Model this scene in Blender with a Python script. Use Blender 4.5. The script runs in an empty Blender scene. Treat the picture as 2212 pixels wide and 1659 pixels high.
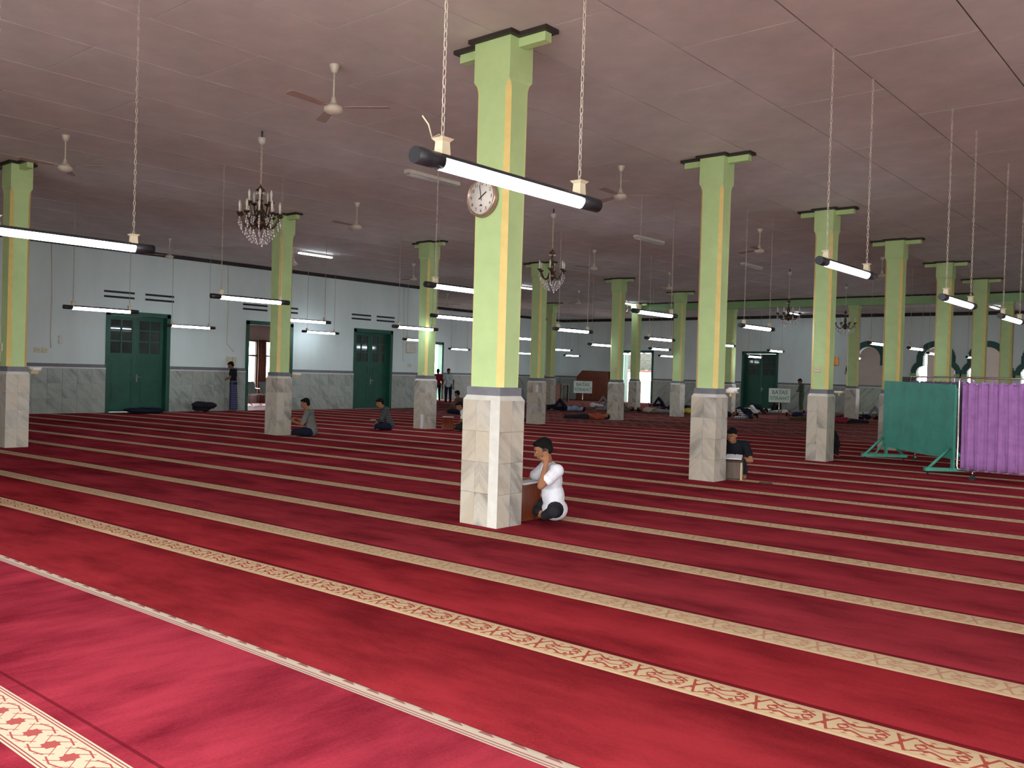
import bpy, bmesh, math, random
from mathutils import Vector, Matrix
random.seed(7)
PI = math.pi
sc = bpy.context.scene
C = sc.collection
V = Vector
# ------------------------------------------------------------------ camera
cam = bpy.data.cameras.new('camera'); camo = bpy.data.objects.new('camera', cam); C.objects.link(camo)
cam.sensor_width = 36.0; cam.lens = 1912.0 / 2212 * 36; cam.clip_end = 300
right = V((0.76103589, 0.64803854, 0.02950291)); up = V((-0.03111527, -0.00896181, 0.99947563)); fwd = V((-0.64796312, 0.76155482, -0.01334363))
M = Matrix((right, up, -fwd)).transposed().to_4x4(); M.translation = V((0, 0, 1.55))
camo.matrix_world = M
sc.camera = camo
# ------------------------------------------------------------------ world, exposure
w = bpy.data.worlds.new('world'); sc.world = w; w.use_nodes = True
bg = w.node_tree.nodes['Background']; bg.inputs[0].default_value = (0.97, 1.0, 0.98, 1); bg.inputs[1].default_value = 17.0
sc.view_settings.view_transform = 'Standard'; sc.view_settings.look = 'None'
sc.view_settings.gamma = 1; sc.view_settings.use_curve_mapping = False
sc.view_settings.exposure = 0.15
try:
    sc.cycles.max_bounces = 7; sc.cycles.diffuse_bounces = 4; sc.cycles.sample_clamp_indirect = 4
except Exception: pass
TUBE = 32.0
def portal(x, y, z, rot, sx, sz):
    l = bpy.data.lights.new('daylight_portal', 'AREA'); l.shape = 'RECTANGLE'; l.size = sx; l.size_y = sz
    l.cycles.is_portal = True
    o = bpy.data.objects.new('daylight_portal', l); C.objects.link(o); o.location = (x, y, z); o.rotation_euler = rot
# ------------------------------------------------------------------ materials
class S:
    """tiny arithmetic on node sockets"""
    nt = None
    def __init__(s, k): s.k = k
    @staticmethod
    def m(op, *a, clamp=False):
        n = S.nt.nodes.new('ShaderNodeMath'); n.operation = op; n.use_clamp = clamp
        for i, v in enumerate(a):
            if isinstance(v, S): S.nt.links.new(v.k, n.inputs[i])
            else: n.inputs[i].default_value = v
        return S(n.outputs[0])
    def __add__(s, o): return S.m('ADD', s, o)
    def __sub__(s, o): return S.m('SUBTRACT', s, o)
    def __rsub__(s, o): return S.m('SUBTRACT', o, s)
    def __mul__(s, o): return S.m('MULTIPLY', s, o)
    def __truediv__(s, o): return S.m('DIVIDE', s, o)
    def __lt__(s, o): return S.m('LESS_THAN', s, o)
    def __gt__(s, o): return S.m('GREATER_THAN', s, o)
    __radd__ = __add__; __rmul__ = __mul__
    def abs(s): return S.m('ABSOLUTE', s)
    def sin(s): return S.m('SINE', s)
    def wrap(s, p): return S.m('MODULO', S.m('ADD', s, 100 * p), p)
    def max(s, o): return S.m('MAXIMUM', s, o)
    def min(s, o): return S.m('MINIMUM', s, o)
def new_mat(name, rough=0.7):
    m = bpy.data.materials.new(name); m.use_nodes = True
    nt = m.node_tree; S.nt = nt; b = nt.nodes['Principled BSDF']; b.inputs['Roughness'].default_value = rough
    return m, nt, b
def noise(nt, scale, detail=4, vec=None, rough=0.6, stretch=None):
    n = nt.nodes.new('ShaderNodeTexNoise'); n.inputs['Scale'].default_value = scale; n.inputs['Detail'].default_value = detail; n.inputs['Roughness'].default_value = rough
    if vec is None:
        tc = nt.nodes.new('ShaderNodeTexCoord'); vec = tc.outputs['Object']
    if stretch:
        mp = nt.nodes.new('ShaderNodeMapping'); mp.inputs['Scale'].default_value = stretch; nt.links.new(vec, mp.inputs[0]); vec = mp.outputs[0]
    nt.links.new(vec, n.inputs['Vector'])
    return n.outputs['Fac']
def ramp(nt, fac, stops):
    r = nt.nodes.new('ShaderNodeValToRGB'); nt.links.new(fac, r.inputs[0]); e = r.color_ramp.elements
    for i, (p, c) in enumerate(stops):
        q = e[i] if i < 2 else e.new(p)
        q.position = p; q.color = (*c, 1)
    return r.outputs[0]
def mixc(nt, fac, a, b):
    n = nt.nodes.new('ShaderNodeMix'); n.data_type = 'RGBA'
    for i, v in ((0, fac), (6, a), (7, b)):
        if isinstance(v, S): v = v.k
        if isinstance(v, (tuple, list)): n.inputs[i].default_value = (*v, 1)
        elif isinstance(v, (int, float)): n.inputs[i].default_value = v
        else: nt.links.new(v, n.inputs[i])
    return n.outputs[2]
def bump(nt, b, h, strength=0.2, dist=0.01):
    n = nt.nodes.new('ShaderNodeBump'); n.inputs['Strength'].default_value = strength; n.inputs['Distance'].default_value = dist
    nt.links.new(h.k if isinstance(h, S) else h, n.inputs['Height']); nt.links.new(n.outputs[0], b.inputs['Normal'])
def mat(name, col, rough=0.7, var=0.08, scale=6, metal=0, bmp=0, stretch=None, emit=0, vec=None):
    m, nt, b = new_mat(name, rough)
    f = noise(nt, scale, stretch=stretch)
    lo = tuple(max(0, c * (1 - var * 2)) for c in col); hi = tuple(min(1, c * (1 + var * 2)) for c in col)
    nt.links.new(ramp(nt, f, [(0.25, lo), (0.75, hi)]), b.inputs['Base Color'])
    b.inputs['Metallic'].default_value = metal
    if bmp: bump(nt, b, f, bmp)
    return m
def emit_mat(name, col, st):
    m, nt, b = new_mat(name, 0.4)
    f = noise(nt, 3.0)
    nt.links.new(ramp(nt, f, [(0, col), (1, col)]), b.inputs['Emission Color'])
    b.inputs['Emission Strength'].default_value = st; b.inputs['Base Color'].default_value = (.8, .8, .8, 1)
    return m
def check_mat(name, a, b_, sx, rough=0.85, lw=0.16):
    m, nt, b = new_mat(name, rough)
    tc = nt.nodes.new('ShaderNodeTexCoord'); sp = nt.nodes.new('ShaderNodeSeparateXYZ'); nt.links.new(tc.outputs['Object'], sp.inputs[0])
    x, y, z = S(sp.outputs[0]), S(sp.outputs[1]), S(sp.outputs[2])
    g = ((x + y).wrap(sx) < sx * lw).max(z.wrap(sx) < sx * lw)
    nt.links.new(mixc(nt, g * 0.8, a, b_), b.inputs['Base Color'])
    return m
MT = {}
MT['green'] = mat('green_column_paint', (0.50, 0.67, 0.31), 0.55, 0.05, 2.5)
MT['yellow'] = mat('yellow_paint', (0.76, 0.58, 0.20), 0.55, 0.04, 8)
MT['band'] = mat('grey_band_paint', (0.17, 0.17, 0.20), 0.6, 0.08, 9)
MT['black_trim'] = mat('dark_brown_trim', (0.022, 0.015, 0.013), 0.6, 0.1, 12)
MT['cap'] = mat('white_marble_cap', (0.68, 0.67, 0.62), 0.4, 0.05, 9)
MT['wall'] = mat('white_wall_paint', (0.74, 0.83, 0.82), 0.8, 0.05, 0.8, stretch=(1, 1, .3))
MT['pinkwall'] = mat('pink_beige_wall', (0.50, 0.40, 0.38), 0.8, 0.05, 1.0)
MT['ceil'] = mat('ceiling_board', (0.74, 0.71, 0.70), 0.85, 0.09, 0.9, stretch=(1, 1, 1))
MT['ceilgap'] = mat('ceiling_gap', (0.10, 0.06, 0.055), 0.9)
MT['tuck'] = mat('tile_grout', (0.30, 0.29, 0.27), 0.9)
MT['doorgreen'] = mat('dark_green_door_paint', (0.010, 0.085, 0.055), 0.5, 0.1, 3)
MT['archgreen'] = mat('dark_green_arch_paint', (0.02, 0.09, 0.075), 0.5, 0.1, 2)
MT['slot'] = mat('vent_dark', (0.02, 0.02, 0.022), 0.8)
MT['beamgreen'] = mat('pale_green_beam', (0.30, 0.50, 0.24), 0.6, 0.05, 2)
MT['cream'] = mat('cream_plastic', (0.70, 0.62, 0.45), 0.45, 0.05, 8)
MT['chaincol'] = mat('galvanised_chain', (0.42, 0.36, 0.31), 0.5)
MT['white'] = mat('white_enamel', (0.75, 0.72, 0.64), 0.35, 0.05, 8)
MT['fanwhite'] = mat('fan_cream_enamel', (0.66, 0.60, 0.50), 0.3, 0.05, 8)
MT['blade'] = mat('fan_blade', (0.36, 0.25, 0.22), 0.5, 0.05, 8)
MT['blackpvc'] = mat('black_pvc', (0.012, 0.013, 0.018), 0.45, 0.1, 20)
MT['steel'] = mat('chrome_tube', (0.75, 0.72, 0.68), 0.18, 0.05, 20, metal=1)
MT['tube'] = emit_mat('fluorescent_tube', (0.80, 0.92, 1.0), TUBE)
MT['tubeoff'] = mat('unlit_tube', (0.6, 0.62, 0.62), 0.3)
MT['glass'] = None
m, nt, b = new_mat('dark_glass', 0.05); MT['glass'] = m
f = noise(nt, 1.5); nt.links.new(ramp(nt, f, [(0.3, (0.02, 0.03, 0.03)), (0.8, (0.06, 0.07, 0.06))]), b.inputs['Base Color']); b.inputs['Specular IOR Level'].default_value = 0.8
m, nt, b = new_mat('crystal', 0.05); MT['crystal'] = m
f = noise(nt, 30); nt.links.new(ramp(nt, f, [(0, (.7, .65, .65)), (1, (.9, .9, .9))]), b.inputs['Base Color']); b.inputs['Metallic'].default_value = 0.6
MT['bronze'] = mat('dark_bronze', (0.10, 0.065, 0.035), 0.35, 0.2, 20, metal=0.8)
MT['teal'] = mat('teal_green_board_paint', (0.045, 0.32, 0.24), 0.5, 0.14, 2.2, bmp=0.1)
MT['tealframe'] = mat('teal_green_frame_paint', (0.06, 0.33, 0.24), 0.5, 0.12, 9)
MT['wood'] = mat('reddish_brown_wood', (0.16, 0.034, 0.012), 0.45, 0.25, 3, stretch=(8, 8, 1))
MT['wooddark'] = mat('dark_brown_wood', (0.07, 0.035, 0.018), 0.5, 0.25, 4, stretch=(8, 8, 1))
MT['woodlight'] = mat('pale_wood', (0.55, 0.42, 0.24), 0.5, 0.15, 4, stretch=(8, 8, 1))
MT['paper'] = mat('paper', (0.75, 0.75, 0.78), 0.7, 0.04, 20)
MT['ink'] = mat('printed_ink', (0.03, 0.03, 0.03), 0.7)
MT['greenink'] = mat('green_lettering', (0.02, 0.16, 0.10), 0.7)
MT['signboard'] = mat('sign_board_white', (0.60, 0.68, 0.62), 0.6)
MT['clockface'] = mat('clock_face', (0.80, 0.77, 0.72), 0.5, 0.03)
MT['clockrim'] = mat('clock_rim_brown', (0.33, 0.22, 0.17), 0.25, 0.1, metal=0.4)
MT['darkmeta'] = mat('dark_metal', (0.05, 0.05, 0.05), 0.4, metal=0.5)
MT['rubber'] = mat('black_rubber', (0.02, 0.02, 0.02), 0.8)
MT['outfloor'] = mat('outdoor_concrete', (0.6, 0.56, 0.52), 0.9, 0.1, 2)
MT['sub'] = mat('floor_tile_base', (0.25, 0.22, 0.2), 0.8)
MT['pinkfloor'] = mat('pink_floor', (0.55, 0.22, 0.26), 0.6)
MT['curtainbrown'] = mat('brown_curtain', (0.18, 0.07, 0.045), 0.8, 0.2, 4, stretch=(6, 6, .4))
MT['roof'] = mat('corrugated_roof', (0.030, 0.031, 0.027), 0.7, 0.3, 5, stretch=(1, 1, 6))
MT['fascia'] = mat('orange_fascia', (0.10, 0.03, 0.01), 0.6)
MT['orangebox'] = mat('orange_plastic', (0.45, 0.20, 0.06), 0.5)
MT['roof'].node_tree.nodes['Principled BSDF'].inputs['Specular IOR Level'].default_value = 0.0
MT['steelchair'] = mat('perforated_steel', (0.35, 0.42, 0.42), 0.3, metal=0.8)
def cloth(name, c, var=0.12, sc_=5): 
    MT[name] = mat(name, c, 0.9, var, sc_); MT[name].node_tree.nodes['Principled BSDF'].inputs['Specular IOR Level'].default_value = 0.45 if 'skin' in name else 0.12
# marble: book-matched veins mirrored about the face centre
def marble(name, base, vein, warm):
    m, nt, b = new_mat(name, 0.35)
    tc = nt.nodes.new('ShaderNodeTexCoord'); sp = nt.nodes.new('ShaderNodeSeparateXYZ'); nt.links.new(tc.outputs['Object'], sp.inputs[0])
    oi = nt.nodes.new('ShaderNodeObjectInfo')
    x, z = S(sp.outputs[0]), S(sp.outputs[2]); rnd = S(oi.outputs['Random'])
    cb = nt.nodes.new('ShaderNodeCombineXYZ')
    nt.links.new((x.abs() * 0.35 + S(sp.outputs[1]) * 0.5 + rnd * 0.6).k, cb.inputs[0]); nt.links.new((x.abs() * 0.9 + z * 0.9 + S(sp.outputs[1]) * 0.8 + rnd * 9).k, cb.inputs[2]); nt.links.new((rnd * 17).k, cb.inputs[1])
    f = noise(nt, 3.2, 6, cb.outputs[0], 0.62)
    g = noise(nt, 1.6, 3, cb.outputs[0])
    c1 = ramp(nt, f, [(0.34, vein), (0.47, base), (0.55, tuple(v * 1.25 for v in base)), (0.66, base)])
    c2 = mixc(nt, S.m('MULTIPLY', S(g) - 0.35, 1.6, clamp=True), c1, warm)
    nt.links.new(c2, b.inputs['Base Color'])
    return m
MT['marble'] = marble('column_marble_tile', (0.45, 0.43, 0.39), (0.25, 0.235, 0.215), (0.52, 0.42, 0.28))
MT['marblewall'] = marble('wall_marble_tile', (0.34, 0.38, 0.35), (0.23, 0.25, 0.235), (0.37, 0.37, 0.32))
# carpets
def curve_uv(nt):
    u = nt.nodes.new('ShaderNodeUVMap'); sp = nt.nodes.new('ShaderNodeSeparateXYZ'); nt.links.new(u.outputs[0], sp.inputs[0])
    return S(sp.outputs[0]), S(sp.outputs[1]), u.outputs[0]
def carpet_mat(name, dark, light, kind, ps=.85):
    m, nt, b = new_mat(name, 0.95)
    u, v, uv = curve_uv(nt)
    big = noise(nt, 1.0, 5, uv, 0.65, (3.4, 0.9, 1) if kind == 'near' else (0.9, 2.4, 1)); big2 = noise(nt, 0.55, 3, uv); fine = noise(nt, 60, 2, uv)
    f = S(big) * 0.55 + S(big2) * 0.33 + S(fine) * 0.12
    base = ramp(nt, f.k, [(0.40, dark), (0.59, light)])
    if kind == 'stripe':            # stripe 0.24 wide at v 0..0.24, motif period 0.33
        p = 0.33; s = u.wrap(p) - p / 2; q = v - 0.12
        wob = (u * (2 * PI / p * 2)).sin() * 0.018
        lines = ((q.abs() - 0.052 - wob).abs() < 0.0085)
        lines2 = (((q + (u * (2 * PI / p * 2) + 1.4).sin() * 0.014).abs() < 0.0075))
        xx = (s.abs() - q.abs() * 0.42).abs() < 0.0075
        win = (s.abs() > 0.055)
        blob = (((u.wrap(p / 3) - p / 6).abs() + (q.abs() - 0.045).abs()) < 0.016)
        cx1 = s.abs() - 0.082; ring = (((cx1 * cx1 * 0.8 + q * q) - 0.00042).abs() < 0.00016)
        u2 = (u + 0.04).wrap(p / 4) - p / 8; fl = ((u2.abs() * 0.8 + (q.abs() - 0.026).abs()) < 0.0135)
        u3 = (u + 0.02).wrap(p / 5) - p / 10; fl2 = ((u3.abs() * 0.45 + (q.abs() - 0.078).abs()) < 0.0085)
        ins = (q.abs() < 0.090)
        pat = (lines * win).max(lines2 * win * 0.7).max(xx).max(blob * win).max(fl * (s.abs() < 0.125)).max(fl2 * 0.8).max(ring) * ins
        nz = S(noise(nt, 45, 2, uv)) * 0.35 + 0.62
        edge = (q.abs() > 0.088)
        cream = mixc(nt, edge * 0.35, (0.58, 0.45, 0.29) if ps < .9 else (0.66, 0.50, 0.31), (0.42, 0.27, 0.13))
        cream = mixc(nt, S(noise(nt, 2, 3, uv)), cream, (0.42, 0.31, 0.20))
        st = mixc(nt, pat * ps, cream, (0.32, 0.05, 0.04))
        on = (q.abs() < 0.12)
        seam = ((v - 0.262).abs() < 0.022) * 0.75
        base = mixc(nt, seam, base, (0.10, 0.008, 0.012))
        col = mixc(nt, on, base, st)
    elif kind == 'near':            # big pink-red rug: v measured from its far edge backwards
        q = v - 1.335                # centre of patterned band
        p = 0.17; s = u.wrap(p) - p / 2
        star = ((s.abs().max(q.abs() * 1.0)) < 0.030).max((s.abs() + q.abs()) < 0.042)
        s2 = (u + p / 2).wrap(p) - p / 2
        z1 = (((q.abs() - 0.058) - s2.abs() * 0.25).abs() < 0.004) * (s2.abs() > 0.012)
        dg = (((u + q * 1.1).wrap(p / 2) - p / 4).abs() < 0.0042) * ((q.abs() - 0.055).abs() < 0.028)
        dg2 = (((u - q * 1.1).wrap(p / 2) - p / 4).abs() < 0.0030) * (q.abs() < 0.05) * (s.abs() > 0.035)
        pat = star.max(z1).max(dg).max(dg2)
        cream = mixc(nt, pat * 0.9, (0.86, 0.74, 0.55), (0.48, 0.05, 0.06))
        l1 = ((q.abs() - 0.099).abs() < 0.003).max((q.abs() - 0.113).abs() < 0.003)
        cream = mixc(nt, l1, cream, (0.42, 0.10, 0.11))
        base = mixc(nt, (q.abs() < 0.125), base, cream)
        seam = ((v - 1.135).abs() < 0.009) * 0.7
        base = mixc(nt, seam, base, (0.14, 0.01, 0.02))
        # border at far edge, v 0.0..0.10
        bd = (v < 0.10)
        tooth = (u.wrap(0.18) - 0.05 < v * 1.5 + -0.01) * (v < 0.035) * (u.wrap(0.18) < 0.10)
        bl = ((v - 0.066).abs() < 0.004).max((v - 0.086).abs() < 0.004)
        bc = mixc(nt, bl.max(tooth) * 0.8, (0.80, 0.68, 0.56), (0.35, 0.07, 0.08))
        col = mixc(nt, bd, base, bc)
    else:                            # far hall: rows of small rugs with pale woven dashes
        row = S.m('FLOOR', v / 0.6)
        uu = (u + row * 0.37).wrap(0.62); vv = v.wrap(0.6)
        d1 = (uu > 0.08) * (uu < 0.54) * (((vv - 0.08).abs() < 0.05).max((vv - 0.5).abs() < 0.035))
        d2 = ((uu - 0.31).abs() < 0.04 + vv * 0.05) * (vv > 0.15) * (vv < 0.42)
        nz = S(noise(nt, 9, 3, uv, 0.6, (1, .5, 1)))
        pat = S.m('MULTIPLY', d1.max(d2 * 0.6), S.m('MULTIPLY', nz - 0.25, 2.2, clamp=True))
        edge = (v < 0.22) * 0.8
        col = mixc(nt, pat * 0.75, base, (0.50, 0.30, 0.26))
        col = mixc(nt, edge, col, (0.30, 0.24, 0.18))
    nt.links.new(col, b.inputs['Base Color'])
    b.inputs['Specular IOR Level'].default_value = 0.0
    bump(nt, b, fine, 0.2, 0.004)
    return m
MT['carpet'] = carpet_mat('red_striped_carpet', (0.165, 0.018, 0.025), (0.36, 0.038, 0.055), 'stripe', .45)
MT['carpetrich'] = carpet_mat('red_carpet_with_rich_stripe', (0.19, 0.016, 0.021), (0.39, 0.033, 0.045), 'stripe', .95)
MT['nearrug'] = carpet_mat('pink_red_rug', (0.23, 0.018, 0.034), (0.50, 0.050, 0.084), 'near')
MT['farrug'] = carpet_mat('worn_prayer_rug_rows', (0.13, 0.032, 0.033), (0.23, 0.052, 0.052), 'far')
# clothes
for n, c in dict(skin=(0.29, 0.125, 0.065), skindark=(0.22, 0.09, 0.05), hair=(0.008, 0.007, 0.007), shirt_white=(0.75, 0.75, 0.84), trousers_black=(0.018, 0.018, 0.022),
                 tee_black=(0.012, 0.013, 0.018), jeans=(0.018, 0.021, 0.035), shirt_grey=(0.17, 0.17, 0.16), dark_blue=(0.011, 0.014, 0.030), brown=(0.10, 0.06, 0.04),
                 orange=(0.32, 0.06, 0.03), beige=(0.42, 0.36, 0.29), yellowc=(0.65, 0.55, 0.06), blue=(0.03, 0.08, 0.35), lightblue=(0.25, 0.33, 0.48), grey=(0.22, 0.22, 0.23), white_cloth=(0.72, 0.72, 0.72), maroon=(0.25, 0.02, 0.04), green_cloth=(0.06, 0.09, 0.06)).items():
    cloth(n, c)
cloth('purple', (0.36, 0.165, 0.41), 0.10, 7)
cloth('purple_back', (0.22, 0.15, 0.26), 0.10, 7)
MT['plaid'] = check_mat('dark_plaid_shirt', (0.015, 0.017, 0.02), (0.16, 0.16, 0.16), 0.05)
MT['sarong'] = check_mat('blue_checked_sarong', (0.020, 0.022, 0.085), (0.18, 0.19, 0.28), 0.07)
MT['batik'] = mat('pale_blue_batik', (0.48, 0.56, 0.58), 0.85, 0.28, 14)
MT['stripes'] = check_mat('striped_cloth', (0.03, 0.03, 0.05), (0.6, 0.6, 0.62), 0.08, lw=0.4)
# ------------------------------------------------------------------ mesh helpers
def bm_new(): return bmesh.new()
def add_box(bm, x0, x1, y0, y1, z0, z1, mi=0):
    vs = [bm.verts.new((x, y, z)) for x in (x0, x1) for y in (y0, y1) for z in (z0, z1)]
    for q in ((0, 1, 3, 2), (4, 6, 7, 5), (0, 4, 5, 1), (2, 3, 7, 6), (0, 2, 6, 4), (1, 5, 7, 3)):
        f = bm.faces.new([vs[i] for i in q]); f.material_index = mi
    return vs
def add_tube(bm, pts, r, seg=8, cap=True, rs=None):
    """round bar through points, radii may vary"""
    rings = []; n = len(pts); pts = [V(p) for p in pts]
    prev = None
    for i, p in enumerate(pts):
        t = (pts[min(i + 1, n - 1)] - pts[max(i - 1, 0)]).normalized()
        a = (prev - t * prev.dot(t)) if prev else (V((0, 0, 1)) if abs(t.z) < 0.9 else V((1, 0, 0))).cross(t)
        a.normalize(); prev = a; b_ = t.cross(a); rr = rs[i] if rs else r
        rings.append([bm.verts.new(p + (a * math.cos(2 * PI * k / seg) + b_ * math.sin(2 * PI * k / seg)) * rr) for k in range(seg)])
    for i in range(n - 1):
        for k in range(seg):
            bm.faces.new((rings[i][k], rings[i][(k + 1) % seg], rings[i + 1][(k + 1) % seg], rings[i + 1][k])).smooth = True
    if cap:
        bm.faces.new(rings[0][::-1]); bm.faces.new(rings[-1])
def add_lathe(bm, prof, cx=0, cy=0, seg=16):
    rings = []
    for r, z in prof:
        rings.append([bm.verts.new((cx + max(r, 1e-4) * math.cos(2 * PI * k / seg), cy + max(r, 1e-4) * math.sin(2 * PI * k / seg), z)) for k in range(seg)])
    for i in range(len(prof) - 1):
        for k in range(seg):
            bm.faces.new((rings[i][k], rings[i][(k + 1) % seg], rings[i + 1][(k + 1) % seg], rings[i + 1][k])).smooth = True
    bm.faces.new(rings[0][::-1]); bm.faces.new(rings[-1])
def add_ball(bm, c, ax, seg=10, rings=7, rot=None):
    """ellipsoid; ax = (rx,ry,rz); rot = 3x3 matrix"""
    c = V(c); vs = []
    def P_(t, p):
        q = V((ax[0] * math.sin(t) * math.cos(p), ax[1] * math.sin(t) * math.sin(p), ax[2] * math.cos(t)))
        return c + (rot @ q if rot else q)
    top = bm.verts.new(P_(0, 0)); bot = bm.verts.new(P_(PI, 0))
    for i in range(1, rings):
        vs.append([bm.verts.new(P_(PI * i / rings, 2 * PI * k / seg)) for k in range(seg)])
    for k in range(seg):
        bm.faces.new((top, vs[0][k], vs[0][(k + 1) % seg])).smooth = True
        bm.faces.new((bot, vs[-1][(k + 1) % seg], vs[-1][k])).smooth = True
        for i in range(len(vs) - 1):
            bm.faces.new((vs[i][k], vs[i + 1][k], vs[i + 1][(k + 1) % seg], vs[i][(k + 1) % seg])).smooth = True
def add_prism(bm, poly, axis, a0, a1, mi=0):
    """poly = list of 2D points, extruded along axis 'x','y' or 'z' """
    def mk(p, a): return {'x': (a, p[0], p[1]), 'y': (p[0], a, p[1]), 'z': (p[0], p[1], a)}[axis]
    A = [bm.verts.new(mk(p, a0)) for p in poly]; B = [bm.verts.new(mk(p, a1)) for p in poly]; n = len(poly)
    bm.faces.new(A).material_index = mi; bm.faces.new(B[::-1]).material_index = mi
    for i in range(n): bm.faces.new((A[i], B[i], B[(i + 1) % n], A[(i + 1) % n])).material_index = mi
def mesh_of(name, bm, m, bevel=0):
    if bevel:
        bmesh.ops.bevel(bm, geom=[e for e in bm.edges], offset=bevel, segments=1, affect='EDGES', clamp_overlap=True)
    bmesh.ops.recalc_face_normals(bm, faces=bm.faces[:])
    me = bpy.data.meshes.new(name); bm.to_mesh(me); bm.free()
    for mm in (m if isinstance(m, (list, tuple)) else [m]): me.materials.append(MT[mm] if isinstance(mm, str) else mm)
    return me
def obj(name, bm, m, parent=None, loc=None, bevel=0):
    me = bm if isinstance(bm, bpy.types.Mesh) else mesh_of(name, bm, m, bevel)
    o = bpy.data.objects.new(name, me); C.objects.link(o)
    if parent: o.parent = parent
    if loc: o.location = loc
    return o
def tag(o, label, cat, group=None):
    o['label'] = label; o['category'] = cat
    if group: o['group'] = group
    return o
def thing(name, label, cat, loc=(0, 0, 0), rz=0, group=None):
    o = bpy.data.objects.new(name, None); C.objects.link(o); o.location = loc; o.rotation_euler = (0, 0, rz); o.empty_display_size = 0.1
    return tag(o, label, cat, group)
def struct(name, bm, m, parent=None):
    o = obj(name, bm, m, parent); o['kind'] = 'structure'; return o
def stuff(o): o['kind'] = 'stuff'; return o
def dup(root, loc, rz=None, label=None):
    r = root.copy(); C.objects.link(r); r.location = loc
    if rz is not None: r.rotation_euler = (0, 0, rz)
    if label: r['label'] = label
    for ch in list(root.children):
        c = ch.copy(); C.objects.link(c); c.parent = r
        for g in list(ch.children):
            d = g.copy(); C.objects.link(d); d.parent = c
    return r
def box(x0, x1, y0, y1, z0, z1):
    bm = bm_new(); add_box(bm, x0, x1, y0, y1, z0, z1); return bm
H = 4.90
# ================================================================== STRUCTURE
struct('floor', box(-41, 14, -4, 60, -0.25, -0.03), 'sub'); struct('floor_veranda', box(-19, 10, 44.3, 49, -.03, 0), 'marblewall')
struct('ground', box(-60, 40, -40, 90, -0.5, -0.26), 'outfloor')
ceil = struct('ceiling', box(-34.2, 10.5, -4.2, 52, H + 0.015, H + 0.12), 'ceilgap')
# ceiling boards 1.25 x 2.45, seams recessed
PW, PL = 1.252, 2.45
panels = []
i = -28
x = -2.15 - 26 * PW
col_i = 0
while x < 10:
    y = -4.0 + (col_i % 2) * PL / 2 - 0.3
    while y < 52:
        y1 = min(y + PL, 52); y0 = max(y, -4.1)
        panels.append((x, min(x + PW, 10.3), y0, y1)); y += PL
    x += PW; col_i += 1
def pdist(p):
    cx_, cy_ = (p[0] + p[1]) / 2, (p[2] + p[3]) / 2
    dep = -0.648 * cx_ + 0.7616 * cy_; side = 0.761 * cx_ + 0.648 * cy_
    vis = dep > 2.5 and abs(side) < dep * 0.66
    return (0 if vis else 1, dep)
panels.sort(key=pdist)
G_ = 0.007
cell = {}
for p in panels[:280]:
    key = (round(p[1] - p[0], 2), round(p[3] - p[2], 2))
    if key not in cell:
        cell[key] = mesh_of('ceiling_panel', box(G_, key[0] - G_, G_, key[1] - G_, 0, 0.014), 'ceil')
    o = obj('ceiling_panel', cell[key], None, ceil, (p[0], p[2], H))
bm = bm_new()
for p in panels[280:]: add_box(bm, p[0] + G_, p[1] - G_, p[2] + G_, p[3] - G_, H, H + 0.014)
stuff(obj('ceiling_panels', bm, 'ceil', ceil))
# ---- wall helpers: solid pieces around openings, wall along Y (plane x) or X (plane y)
def wall_pieces(bm, a0, a1, th0, th1, top, opens, axis):
    opens = sorted(opens); c = a0
    def B(p, q, z0, z1):
        if q - p < 1e-4 or z1 - z0 < 1e-4: return
        if axis == 'y': add_box(bm, th0, th1, p, q, z0, z1)
        else: add_box(bm, p, q, th0, th1, z0, z1)
    for (o0, o1, z0, z1) in opens:
        B(c, o0, -0.25, top); B(o0, o1, -0.25, z0); B(o0, o1, z1, top); c = o1
    B(c, a1, -0.25, top)
XL = -26.05
doors = [(12.13, 14.06), (16.83, 18.63), (21.44, 23.29)]
lo = [(a, b, 0, 3.0) for a, b in doors]
bm = bm_new(); wall_pieces(bm, -4, 24.8, XL - 0.35, XL, H, lo, 'y')
wl = struct('wall_left', bm, 'wall')
bm = bm_new(); add_box(bm, XL, XL + 0.05, -4, 24.8, 4.78, H - 0.003)
struct('trim_1', bm, 'black_trim')
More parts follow.
